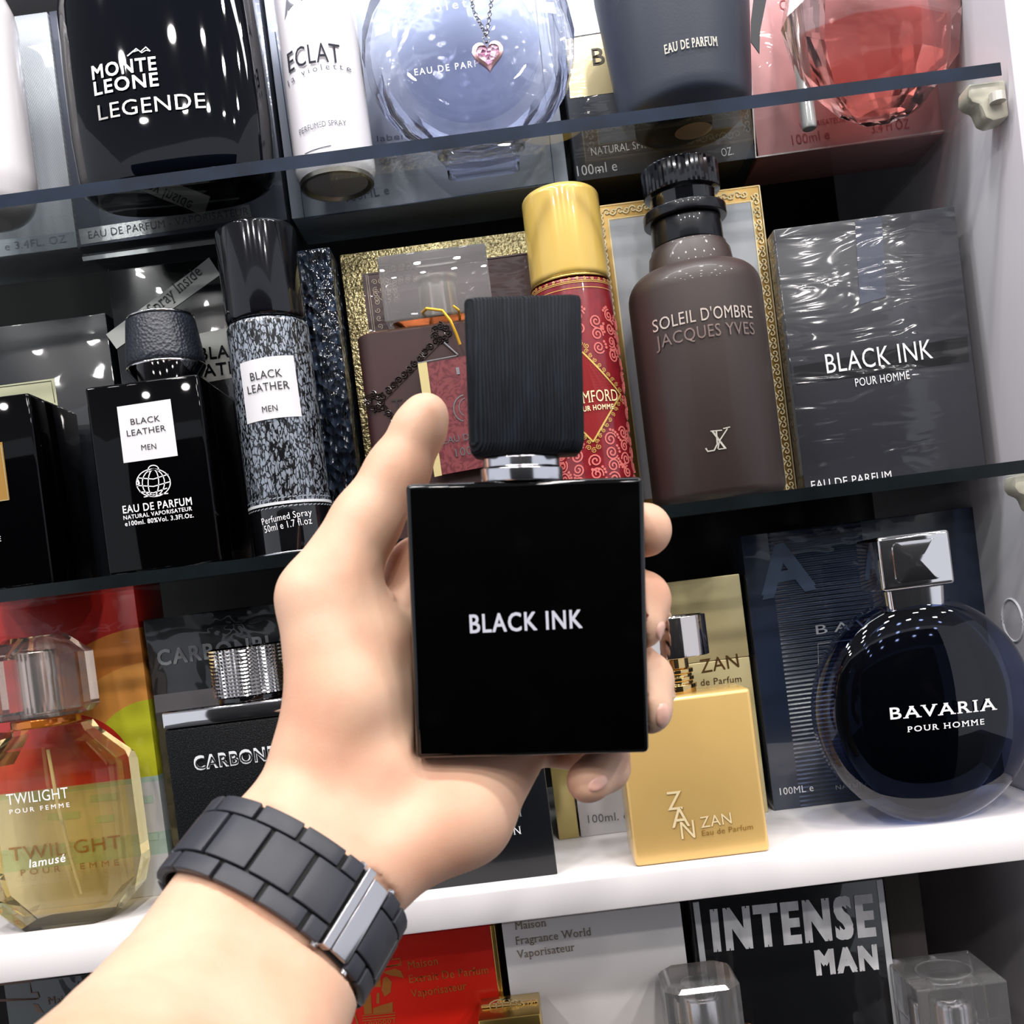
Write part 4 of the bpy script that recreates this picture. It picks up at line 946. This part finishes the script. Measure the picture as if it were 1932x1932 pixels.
# dark box with a column drawing
yb = .045
xr = front_x(215, 1890, yb)+.02
t = low_box(xr-.075, xr, yb, film('wrap_green', '#1c2323', .3, 0, 35, (1, 1, 1), .4, .003), 'black box with a line drawing at the lower left under the white board')
br_ = M('line_bronze', '#7d665a', .35, .4)
t.poly('emblem', [(-60, 1857), (62, 1843), (60, 1853), (-60, 1866)], br_)
t.line('emblem', [(-60, 1862), (55, 1850), (59, 1873), (71, 1872), (74, 1881), (66, 1885), (-60, 1891)], .0007, br_, .0004); t.line('emblem', [(-60, 1887), (72, 1884)], .0006, br_, .0004)
t.poly('emblem', [(62, 1893), (72, 1895), (83, 1912), (70, 1908)], br_)
t.text('Maison', (91, 1895), (150, 1888), 15, br_, serif=True); t.done()
# red box
xl, xr = front_x(600, 1880, yb), front_x(938, 1790, yb)
t = low_box(xl, xr, yb, M('card_red', '#d8200f', .35, 0, .5, .3), 'red perfume box with gold column drawing right of the watch')
t.part('edge_trim', box(t.w-.0022, t.w+.0002, -.0003, .045, 0, HB, .0003), GOLDF)
go = M('print_copper', '#d98a45', .3, .5)
for i, s_ in enumerate(('Maison', 'Extrait De Parfum', 'Vaporisateur')):
    p0, p1 = [((770, 1828), (828, 1819)), ((773, 1854), (923, 1836)), ((776, 1882), (881, 1866))][i]; t.text(s_, p0, p1, 16, go, serif=True)
t.line('emblem', [(738, 1800), (740, 1810), (754, 1808), (757, 1816), (750, 1820), (725, 1824)], .0006, go); t.line('emblem', [(722, 1825), (758, 1820)], .0006, go)
for pts in ([(722, 1834), (745, 1827), (757, 1832), (762, 1845), (744, 1841), (735, 1840)], [(703, 1850), (718, 1840), (719, 1862), (708, 1862)], [(723, 1845), (730, 1842), (739, 1852), (737, 1872), (726, 1880), (720, 1868)], [(711, 1874), (716, 1872), (716, 1894), (710, 1892)], [(685, 1890), (700, 1875), (702, 1912), (688, 1914)], [(704, 1902), (720, 1896), (741, 1890), (741, 1909), (704, 1913)], [(630, 1905), (648, 1902), (640, 1918), (624, 1925)]): t.poly('emblem', pts, go)
for y in (1916, 1921, 1926): t.line('emblem', [(684, y), (746, y-6)], .0005, go)
t.line('emblem', [(667, 1906), (678, 1940)], .0008, go); t.text('1900001', (690, 1936), (745, 1929), 8, go); t.done()
# white box
xl, xr = front_x(957, 1830, yb), front_x(1303, 1760, yb)
sx_ = front_x(1303, 1760, yb)
t = low_box(xl, xr-.0035, yb, M('card_ivory', '#eae6e4', .35, 0, .5, .3), 'ivory perfume box between the red box and the black lettered box')
gr = M('ink_goldgrey', '#a3947f', .3, .4)
for s_, p0, p1 in (('Maison', (972, 1754), (1031, 1747)), ('Fragrance World', (973, 1782), (1116, 1764)), ('Vaporisateur', (976, 1808), (1085, 1793))): t.text(s_, p0, p1, 16, gr, serif=True)
t.done()
# black lettered box
xl, xr = front_x(1308, 1760, yb), front_x(1675, 1740, yb)
t = low_box(xl, xr, yb, film('wrap_intense', '#131417', .25, 0, 30, (1, 1, .5), .5, .004), 'black box with big silver capital letters and white edges on the bottom shelf')
ws = M('edge_white', '#cfd0d2', .4)
t.part('edge_strip', box(-t.w+.0016, -t.w+.0046, -.0003, 0, 0, HB-.0006, 0), ws); t.part('edge_strip', box(t.w-.0032, t.w-.0002, -.0003, 0, 0, HB-.0006, 0), ws)
si = Mat('foil_brushed'); si.b.inputs['Metallic'].default_value = .15; si.b.inputs['Roughness'].default_value = .3; si.col(si.ramp(si.noise(90, (1, 1, .4), 3), [(.3, '#cfcdd0'), (.7, '#ffffff')]))
t.text('INTENSE', (1346, 1792), (1653, 1762), 78, si.m, bold=.035, space=1.22); t.text('MAN', (1540, 1838), (1658, 1826), 46, si.m, bold=.04); t.done()
# grey leaning panel at the far right of the bottom shelf: plain brown-grey box
xl, xr = front_x(1678, 1750, .12), WALL_X-.001
t = low_box(xl, front_x(1742, 1720, .12), .12, M('card_taupe', '#6a6360', .45), 'plain taupe box at the back of the bottom shelf beside the right wall'); t.done()
# gold capped bottle
y0 = .012
xl, xr = front_x(900, 1915, y0), front_x(1018, 1905, y0); zt = at(960, 1926, y0)[2]-Z4
t = Thing('perfume_bottle', ((xl+xr)/2, y0, Z4), 'gold topped bottle with a globe emblem on its clear gold collar, at the bottom edge', 'perfume bottle'); w = (xr-xl)/2
zt = at(990, 1916, y0)[2]-Z4; zp = at(990, 1880, y0+.02)[2]-Z4
t.part('body', box(-.024, .024, 0, .03, 0, zt-.022, .002), M('amber_solid', '#b98b3c', .1, .3, .5, .6))
t.part('cap', box(-w, w, 0, .028, zt-.0215, zt, .0008), M('foil_gold', '#d6b566', .25, 1))
t.part('plate', box(-w+.001, w-.001, .014, .0165, zt+.0002, zp, .0004), M('gold_plate', '#cfa868', .18, .5, .5, .6))
t.surf(.0138); gl = M('line_palegold', '#f3e2b0', .2, .6)
for rx in (33, 20, 8): t.line('emblem', arc(956, 1897, rx, 13, 0, 360, 24), .0005, gl)
for d in (-6, 0, 6): t.line('emblem', [(930, 1899+d), (984, 1894+d)], .0004, gl)
t.text('PARIS', (988, 1900), (1016, 1893), 10, gl); t.done()
# clear octagonal capped bottle
y0 = .024
X = front_x(1322, 1890, y0); zt = at(1322, 1838, y0)[2]-Z4
t = Thing('perfume_bottle', (X, y0, Z4), 'bottle with a clear eight-sided cap in front of the ivory box', 'perfume bottle')
k = .0178
t.part('body', loft([(0, cham(.028, .017, .004)), (zt-.034, cham(.028, .017, .004)), (zt-.031, cham(.024, .014, .004))]), gem('rose_glass', '#f3e2d6', 1.4, .5), smooth=0)
t.part('collar', lathe(rounded([(0, zt-.0308), (.0085, zt-.0308), (.0085, zt-.009), (0, zt-.009)], .001), 40), M('satin_chrome', '#d8d4d6', .16, 1))
t.part('cap', loft([(zt-.03, cham(k, k, .006)), (zt-.002, cham(k, k, .006)), (zt, cham(k-.0015, k-.0015, .006))]), gem('cap_crystal2', '#fefdfc', 1.42, .6, .09), smooth=0); t.done()
# clear square capped bottle
y0 = .03
X = front_x(1786, 1880, y0); zt = at(1790, 1828, y0)[2]-Z4; k = .0212
t = Thing('perfume_bottle', (X, y0, Z4), 'bottle with a clear cube cap near the right wall at the bottom', 'perfume bottle')
t.part('body', box(-.027, .027, -.018, .018, 0, zt-.037, .002), gem('clear_glass2', '#eff0f3', 1.4, .5))
t.part('sprayer', lathe(rounded([(0, zt-.0365), (.013, zt-.0365), (.012, zt-.030), (.0088, zt-.027), (.0088, zt-.014), (.0078, zt-.012), (0, zt-.012)], .001), 44), M('satin_chrome', '#d8d4d6', .16, 1))
t.part('well', lathe(rounded([(.0135, zt-.001), (.0135, zt+.0003), (.0122, zt+.0003), (.0122, zt-.001)], .0002), 44), CRYSTAL)
t.part('cap', box(-k, k, -k, k, zt-.036, zt, .0008), gem('cap_crystal2', '#fefdfc', 1.42, .6, .09), smooth=0); t.done()
# dark cable end at the right edge of the board
o = mobj('rubber_pad', lathe(rounded([(0, 0), (.006, 0), (.006, .007), (0, .007)], .001), 24), M('rubber', '#101113', .5)); o.location = tuple(at(1926, 1636, .0)-np.array([0, -.03, .004])); tag(o, 'small black pad under the right end of the white board', 'pad')

# ------------------------------------------------------------------ the held bottle
class Held(Thing):
    def __init__(s, name, O, ex, ez, label, cat):
        Thing.__init__(s, name, tuple(O), label, cat)
        ex = ex/np.linalg.norm(ex); ey = np.cross(ez, ex); ey /= np.linalg.norm(ey); ez = np.cross(ex, ey)
        s.Rm = np.array([ex, ey, ez])
        s.o.matrix_world = Matrix([[ex[i], ey[i], ez[i], O[i]] for i in range(3)]+[[0, 0, 0, 1]])
    def local(s, P): return s.Rm@(np.array(P)-s.p)
    def st(s, px, py):
        o = s.local(C0); d = s.Rm@ray(px, py); p = o+d*(s.g(0, 0)-o[1])/d[1]; return np.array([p[0], p[2]])
tl, tr, br_, bl = at(764, 912, -.161), at(1217, 900, -.161), at(1224, 1420, -.155), at(786, 1434, -.155)
O = (bl+br_)/2; ez = (tl+tr)/2-O; ex = ((tr-tl)/np.linalg.norm(tr-tl)+(br_-bl)/np.linalg.norm(br_-bl))
hb = Held('perfume_bottle', O, ex, ez, 'black square bottle with a ribbed black block cap held in the hand', 'perfume bottle')
hw = (np.linalg.norm(tr-tl)+np.linalg.norm(br_-bl))/4; hh = np.linalg.norm(ez); TH = .024
hm_ = M('ink_glass', '#010101', .03, 0, .4, .3)
hb.part('body', box(-hw, hw, 0, TH, 0, hh, .0017, 4), hm_, smooth=50)
a, b = hb.st(906, 885), hb.st(1062, 885); nc = ((a[0]+b[0])/2, TH/2); nr = (b[0]-a[0])/2*1.03
zk = hb.st(985, 864)[1]
hb.part('neck', lathe(rounded([(0, hh+.0001), (nr, hh+.0001), (nr, hh+.0042), (nr*.93, hh+.0045), (nr*.93, zk+.001), (0, zk+.001)], .0004), 56, nc), M('chrome_soft', '#dedde2', .14, 1))
c0, c1 = hb.st(884, 862), hb.st(1104, 850); c2, c3 = hb.st(874, 560), hb.st(1098, 557)
cm_ = Mat('ribbed_wood'); cm_.b.inputs['Roughness'].default_value = .6; cm_.b.inputs['Specular IOR Level'].default_value = .2
X_, Y_, Z_ = cm_.xyz(); rb = cm_.math('SINE', cm_.math('ADD', cm_.math('MULTIPLY', cm_.math('ADD', X_, Y_), 6200.), cm_.math('MULTIPLY', cm_.noise(260, (1, 1, .12), 3), 14.)))
cm_.col(cm_.ramp(cm_.math('ADD', cm_.math('MULTIPLY', rb, .25), cm_.noise(220, (1, 1, .35), 4)), [(.3, '#0a0d12'), (.9, '#222831')])); cm_.bump(rb, .35, .0005)
x0, x1 = (c0[0]+c2[0])/2, (c1[0]+c3[0])/2; z0, z1 = (c0[1]+c1[1])/2, (c2[1]+c3[1])/2
cw = x1-x0; cxm = (x0+x1)/2
hb.part('cap', loft([(z0, rrect(cw*.90, .021, .004, 5, (cxm, TH/2))), (z0+.0012, rrect(cw*.97, .024, .0045, 5, (cxm, TH/2))), (z0+.004, rrect(cw, .0255, .0045, 5, (cxm, TH/2))), (z1-.001, rrect(cw*1.0, .0255, .0045, 5, (cxm, TH/2))), (z1, rrect(cw*.985, .0245, .0045, 5, (cxm, TH/2)))]), cm_.m, smooth=40)
hb.surf(0); hb.text('BLACK INK', (887, 1194), (1099, 1184), 36, M('print_soft', '#cfd1de', .5), off=.0004, bold=.012); hb.done()

# ------------------------------------------------------------------ the hand and forearm
def cone(px, py, Y, r): return at(px, py, Y), r*(Y+DIST)/F
body_, arm = [], []
def chain(lst, pts):
    q = [cone(*p) for p in pts]
    for a, b in zip(q, q[1:]): lst.append((a[0], b[0], a[1], b[1]))
# thumb and thenar
thumb = []
chain(thumb, [(592, 1482, -.148, 98), (650, 1322, -.143, 108), (608, 1130, -.137, 84), (690, 985, -.130, 64), (750, 890, -.127, 58), (792, 808, -.125, 48), (804, 783, -.125, 42)])
chain(body_, [(655, 1092, -.136, 58), (705, 1215, -.134, 74), (700, 1340, -.136, 90)])
chain(body_, [(720, 1480, -.138, 98), (800, 1085, -.112, 72)])
chain(body_, [(770, 1480, -.136, 92), (865, 1172, -.110, 72)])
chain(body_, [(800, 1500, -.136, 90), (915, 1275, -.111, 72)])
chain(body_, [(735, 1602, -.150, 100), (868, 1535, -.140, 97), (955, 1392, -.118, 86)])
chain(body_, [(640, 1560, -.150, 100), (700, 1450, -.142, 100)])
wd = at(752, 1735, -.16)-at(455, 1505, -.16); wd /= np.linalg.norm(wd)
def slab(A, B):
    (ax, ay, aY, aw, ah), (bx, by, bY, bw, bh) = A, B; P, Q = at(ax, ay, aY), at(bx, by, bY)
    for s_ in (-1, -.66, -.33, 0, .33, .66, 1): arm.append((P+wd*s_*(aw-ah), Q+wd*s_*(bw-bh), ah, bh))
WR = [(250, 2240, -.245, .043, .034), (345, 2070, -.217, .0385, .028), (440, 1888, -.191, .0335, .0228), (537, 1703, -.168, .0312, .0196), (606, 1612, -.157, .0300, .0185)]
for A, B in zip(WR, WR[1:]): slab(A, B)
fing = []
for pts in ([(800, 1082, -.112, 70), (1000, 1016, -.111, 58), (1150, 1002, -.117, 54), (1216, 1000, -.129, 52)],
            [(865, 1172, -.110, 70), (1020, 1125, -.109, 58), (1190, 1125, -.118, 54), (1210, 1132, -.127, 53), (1208, 1180, -.134, 46)],
            [(915, 1275, -.110, 68), (1040, 1250, -.109, 57), (1195, 1268, -.118, 54), (1215, 1284, -.127, 54), (1222, 1338, -.135, 48)],
            [(955, 1385, -.112, 66), (1070, 1395, -.107, 52), (1140, 1428, -.116, 46), (1142, 1448, -.127, 45), (1110, 1474, -.139, 42)]):
    f_ = []; chain(f_, pts); fing.append(f_)
# frame of the wrist under the watch
wc = at(537, 1703, -.168); axd = at(606, 1612, -.157)-at(428, 1880, -.190); axd /= np.linalg.norm(axd)
w3 = wd-axd*(wd@axd); w3 /= np.linalg.norm(w3); n3 = np.cross(w3, axd); n3 = n3 if n3@_v < 0 else -n3
EA, EB = .0320, .0214
def build_hand(res):
    allp = body_+arm+thumb+[x for f_ in fing for x in f_]
    P = np.array([p for c in allp for p in c[:2]]); rm_ = max(max(c[2:]) for c in allp)
    lo, hi = P.min(0)-rm_-.004, P.max(0)+rm_+.004
    n = np.ceil((hi-lo)/res).astype(int)+1
    ax = [lo[i]+res*np.arange(n[i]) for i in range(3)]
    BIG = np.float32(.05)
    def field(prims, k):
        D = np.full(n, BIG, np.float32)
        for a, b, ra, rb in prims:
            m = max(ra, rb)+.016; i0 = np.maximum(0, np.floor((np.minimum(a, b)-m-lo)/res).astype(int)); i1 = np.minimum(n, np.ceil((np.maximum(a, b)+m-lo)/res).astype(int)+1)
            sl = tuple(slice(i0[q], i1[q]) for q in range(3))
            X, Y, Z = np.meshgrid(*[ax[q][sl[q]] for q in range(3)], indexing='ij', sparse=True)
            ab = b-a; L = max(1e-12, ab@ab); t_ = np.clip(((X-a[0])*ab[0]+(Y-a[1])*ab[1]+(Z-a[2])*ab[2])/L, 0, 1)
            d = np.sqrt((X-a[0]-t_*ab[0])**2+(Y-a[1]-t_*ab[1])**2+(Z-a[2]-t_*ab[2])**2)-(ra+(rb-ra)*t_)
            D[sl] = smin(D[sl], d.astype(np.float32), k)
        return D
    def smin(a, b, k):
        h = np.clip(.5+.5*(b-a)/k, 0, 1); return b*(1-h)+a*h-k*h*(1-h)
    D = smin(smin(field(body_, .006), field(arm, .0006), .007), field(thumb, .004), .005)
    FD = None
    for f_ in fing:
        d = field(f_, .003); FD = d if FD is None else smin(FD, d, .0012)
    D = smin(D, FD, .004)
    # the flesh gives way where the bottle presses on it
    X, Y, Z = np.meshgrid(*ax, indexing='ij', sparse=True); L = [hb.Rm[i][0]*(X-hb.p[0])+hb.Rm[i][1]*(Y-hb.p[1])+hb.Rm[i][2]*(Z-hb.p[2]) for i in range(3)]
    bx = np.maximum(np.maximum(np.abs(L[0])-hw, np.abs(L[1]-TH/2)-TH/2), np.maximum(-L[2], L[2]-hh))-.0013
    D = np.maximum(D, -bx.astype(np.float32))
    # and where the bracelet sits round the wrist
    wx, wy, wz = [w_[0]*(X-wc[0])+w_[1]*(Y-wc[1])+w_[2]*(Z-wc[2]) for w_ in (w3, axd, n3)]
    el = (np.sqrt((wx/EA)**2+(wz/EB)**2)-1)*EB+.0003; far = np.sqrt(wx**2+wz**2)-.06
    D = np.maximum(D, -np.maximum(np.maximum(np.abs(wy)-.0150, -el), far).astype(np.float32))
    s = D < 0
    # surface nets
    cnt = np.zeros(n-1, np.int8); acc = np.zeros((*(n-1), 3), np.float32)
    def cs(A, o): return A[o[0]:n[0]-1+o[0], o[1]:n[1]-1+o[1], o[2]:n[2]-1+o[2]]
    for axi in range(3):
        for u in (0, 1):
            for w in (0, 1):
                o = [0, 0, 0]; oth = [q for q in range(3) if q != axi]; o[oth[0]] = u; o[oth[1]] = w; o2 = list(o); o2[axi] = 1
                A, B = cs(D, o), cs(D, o2); x = (A < 0) != (B < 0); tt = np.where(x, A/np.where(x, A-B, 1), 0)
                cnt += x; acc[..., axi] += tt
                for q in oth: acc[..., q] += x*o[q]
    act = np.argwhere(cnt > 0); idx = -np.ones(n-1, np.int64); idx[tuple(act.T)] = np.arange(len(act))
    V = (act+acc[tuple(act.T)]/cnt[tuple(act.T)][:, None])*res+lo
    Fs = []
    for axi in range(3):
        oth = [q for q in range(3) if q != axi]
        sl0 = [slice(None)]*3; sl1 = [slice(None)]*3; sl0[axi] = slice(0, -1); sl1[axi] = slice(1, None)
        x = np.argwhere(s[tuple(sl0)] != s[tuple(sl1)]); x = x[(x[:, oth[0]] > 0) & (x[:, oth[1]] > 0)]
        e = np.eye(3, dtype=int); u, w = e[oth[0]], e[oth[1]]
        x = x[np.all(x < (n-1), 1)]
        Fs.append(np.stack([idx[tuple((x-u-w).T)], idx[tuple((x-w).T)], idx[tuple(x.T)], idx[tuple((x-u).T)]], 1))
    Fq = np.concatenate(Fs)
    # relax
    e = np.concatenate([Fq[:, [0, 1]], Fq[:, [1, 2]], Fq[:, [2, 3]], Fq[:, [3, 0]]]); deg = np.bincount(e.ravel(), minlength=len(V)).astype(float)
    for _ in range(5):
        S = np.zeros_like(V); 
        for q in range(3): S[:, q] = np.bincount(e[:, 0], V[e[:, 1], q], len(V))+np.bincount(e[:, 1], V[e[:, 0], q], len(V))
        V = .5*V+.5*S/deg[:, None]
    return V, Fq
HV, HF = build_hand(.00105)
# skin creases: shallow valleys pressed into the palm side
q = HV-C0; zz_ = q@_v; pxs, pys = CX+F*(q@RV)/zz_, CY-F*(q@UV)/zz_
creases = [([(748, 1075), (738, 1110), (742, 1150), (765, 1195), (785, 1230)], .0003, 7), ([(545, 1405), (590, 1440), (640, 1500), (690, 1560), (740, 1600)], .0006, 9), ([(520, 1440), (590, 1500), (650, 1580), (720, 1650)], .0005, 7),
           ([(500, 1470), (570, 1540), (640, 1620)], .0004, 6), ([(955, 1432), (960, 1460), (974, 1490)], .0008, 6), ([(1000, 1436), (1008, 1456)], .0004, 6), ([(905, 1430), (915, 1470), (935, 1510)], .0007, 8), 
           ([(640, 985), (670, 970)], .0005, 5), ([(648, 1010), (700, 985), (740, 990)], .0004, 6), ([(780, 1440), (800, 1500), (850, 1560)], .0005, 12), ([(560, 1215), (600, 1240), (660, 1245)], .0003, 6), ([(560, 1280), (640, 1300), (700, 1290)], .0003, 7), ([(1222, 1165), (1262, 1160)], .0006, 6), ([(1222, 1305), (1270, 1312)], .0006, 6)]
nrm = np.zeros_like(HV); fa, fb, fc, fd = [HV[HF[:, i]] for i in range(4)]; fn = np.cross(fc-fa, fd-fb)
for i in range(4):
    for k in range(3): nrm[:, k] += np.bincount(HF[:, i], fn[:, k], len(HV))
nrm /= np.linalg.norm(nrm, axis=1)[:, None]+1e-12
if ((HV-HV.mean(0))*nrm).sum() < 0: nrm = -nrm
front = (nrm@(-_v)) > -.2
for pts, amp, sg in creases:
    dm = np.full(len(HV), 1e9)
    for (ax_, ay_), (bx_, by_) in zip(pts, pts[1:]):
        dx, dy = bx_-ax_, by_-ay_; tt = np.clip(((pxs-ax_)*dx+(pys-ay_)*dy)/(dx*dx+dy*dy), 0, 1); dm = np.minimum(dm, np.hypot(pxs-ax_-tt*dx, pys-ay_-tt*dy))
    HV = HV-nrm*(1.9*amp*np.exp(-(dm/sg)**2)*front)[:, None]
sk = Mat('skin'); sb = sk.b.inputs; sb['Roughness'].default_value = .5; sb['Specular IOR Level'].default_value = .35
sb['Subsurface Weight'].default_value = .28; sb['Subsurface Radius'].default_value = (1, .35, .2); sb['Subsurface Scale'].default_value = .007
sk.col(sk.mix(sk.ramp(sk.noise(38, detail=3), [(.38, 0.), (.68, 1.)]), '#e2ba9f', '#dca88c'))
sk.bump(sk.noise(900, detail=3), .12, .0006)
hand = mobj('person', (HV, [tuple(int(i) for i in f_) for f_ in HF]), sk.m, None, 180)
tag(hand, 'left forearm and hand of a person gripping the black bottle, palm towards the viewer', 'person')
# fingernails
from mathutils.bvhtree import BVHTree
bv = BVHTree.FromPolygons([tuple(p) for p in HV], [tuple(int(i) for i in f_) for f_ in HF])
nm = M('nail', '#eab6a4', .25, 0, .5, .4)
for cx_, cy_, rx, ry, an in ((1250, 1350, 15, 27, 8), (1128, 1478, 24, 15, -35), (1248, 1192, 12, 22, 8)):
    V = []; a_ = math.radians(an); ok = True
    for j in range(5):
        for i in range(20):
            th = 2*math.pi*i/20; k = j/4; x, y = rx*k*math.cos(th), ry*k*math.sin(th)
            d = Vector(ray(cx_+x*math.cos(a_)-y*math.sin(a_), cy_+x*math.sin(a_)+y*math.cos(a_))).normalized(); h_ = bv.ray_cast(Vector(C0), d)
            if h_[0] is None: V.append(V[-20] if j else tuple(C0)); continue
            nn = h_[1] if h_[1].dot(d) < 0 else -h_[1]
            V.append(tuple(h_[0]+nn*(.0005 if j < 4 else -.0003)))
    Fc = [(j*20+i, j*20+(i+1) % 20, (j+1)*20+(i+1) % 20, (j+1)*20+i) for j in range(4) for i in range(20)]
    mobj('fingernail', (V, Fc), nm, hand, 60)

# ------------------------------------------------------------------ the watch
wt_ = Thing('wristwatch', tuple(wc), 'matte black link-bracelet watch with a silver clasp on the wrist', 'watch')
wt_.o.matrix_world = Matrix([[w3[i], axd[i], n3[i], wc[i]] for i in range(3)]+[[0, 0, 0, 1]])
th = np.linspace(0, 2*math.pi, 721); ex_, ez_ = EA*np.sin(th), EB*np.cos(th); ss = np.concatenate([[0], np.cumsum(np.hypot(np.diff(ex_), np.diff(ez_)))]); LT = ss[-1]
def ringpt(s_):
    t_ = np.interp(s_ % LT, ss, th); p = np.array([EA*math.sin(t_), EB*math.cos(t_)]); tg = np.array([EA*math.cos(t_), -EB*math.sin(t_)]); tg /= np.linalg.norm(tg); return p, tg, np.array([-tg[1], tg[0]])
wb_ = M('watch_black', '#34363d', .45, 0, .5); wg = M('watch_gap', '#08080a', .6)
def link(s0, s1, y0, y1, t0, t1, bev=.0005):
    V = []; N = 5
    for lay in (t0, t1):
        for y in (y0, y1):
            for i in range(N):
                p, tg, nn = ringpt(s0+(s1-s0)*i/(N-1)); nn = nn if nn@p > 0 else -nn; p = p+nn*lay; V.append((p[0], y, p[1]))
    Fc = []; b0, b1, c0_, c1_ = 0, N, 2*N, 3*N
    for i in range(N-1): Fc += [(b0+i, b0+i+1, b1+i+1, b1+i), (c0_+i, c1_+i, c1_+i+1, c0_+i+1), (b0+i, c0_+i, c0_+i+1, b0+i+1), (b1+i, b1+i+1, c1_+i+1, c1_+i)]
    Fc += [(b0, b1, c1_, c0_), (b0+N-1, c0_+N-1, c1_+N-1, b1+N-1)]
    return bevelled(V, Fc, bev, 2)
NL = 13; P_ = LT/NL; gap = .0006
clasp = (.0130, .0225)
def in_clasp(a, b): a, b = a % LT, b % LT; return a < clasp[1]+.001 and b > clasp[0]-.001 and a < b
wt_.part('inner_band', link(0, LT*.9999, -.0085, .0085, .0004, .0011, 0) if False else join(*[link(i*LT/40, (i+1.02)*LT/40, -.0129, .0129, .0006, .0017, 0) for i in range(40)]), wg)
L_ = (LT-(clasp[1]-clasp[0]))/12                     # the bracelet runs from one side of the clasp round to the other
def centre(a, b): wt_.part('link', link(a+gap, b-gap, -.0070, .0070, .0016, .0038), wb_)
def sides(a, b):
    for ya, yb_ in ((.0076, .0132), (-.0132, -.0076)): wt_.part('link', link(a+gap, b-gap, ya, yb_, .0012, .0036), wb_)
for i in range(12): centre(clasp[1]+i*L_, clasp[1]+(i+1)*L_)
sides(clasp[1], clasp[1]+.5*L_); sides(clasp[1]+11.5*L_, clasp[1]+12*L_)
for i in range(11): sides(clasp[1]+(i+.5)*L_, clasp[1]+(i+1.5)*L_)
sil = M('clasp_steel', '#d5d2d4', .22, 1)
wt_.part('clasp', join(link(clasp[0], clasp[0]+.0026, -.0130, .0130, .0012, .0052, .0003), link(clasp[0]+.0034, clasp[1], -.0122, .0122, .0012, .0038, .0005)), sil)
pn = []
for s_ in (clasp[0]-.0012, clasp[1]+.0012):
    p, tg, nn = ringpt(s_)
    for y in (-.0134, .0134): pn.append(lathe([(0, -.0008), (.0013, -.0008), (.0013, .0008), (0, .0008)], 16)); pn[-1] = ([(v[0]+p[0]*1.06, y+v[2], v[1]+p[1]*1.06) for v in pn[-1][0]], pn[-1][1])
for q_ in pn: wt_.part('pin', q_, CHROME)
cs_ = lathe(rounded([(0, 0), (.0175, 0), (.0195, .002), (.0195, .007), (.017, .009), (0, .009)], .001), 48)
wt_.part('case', ([(v[0], v[1], -EB-.0012-v[2]) for v in cs_[0]], cs_[1]), wb_); wt_.done()

# ------------------------------------------------------------------ which shelf each repeat belongs to
for o in list(C.objects):
    if o.parent is None and o.get('category') in ('perfume box', 'perfume bottle', 'spray can') and not o.get('group'):
        z = o.location.z; row_of = 'upper shelf' if z > 1.5 else 'middle shelf' if z > 1.3 else 'white board' if z > 1.1 else 'bottom shelf'
        if o.name != hb.o.name: o['group'] = {'perfume box': 'perfume boxes', 'perfume bottle': 'perfume bottles', 'spray can': 'spray cans'}[o['category']]+' on the '+row_of
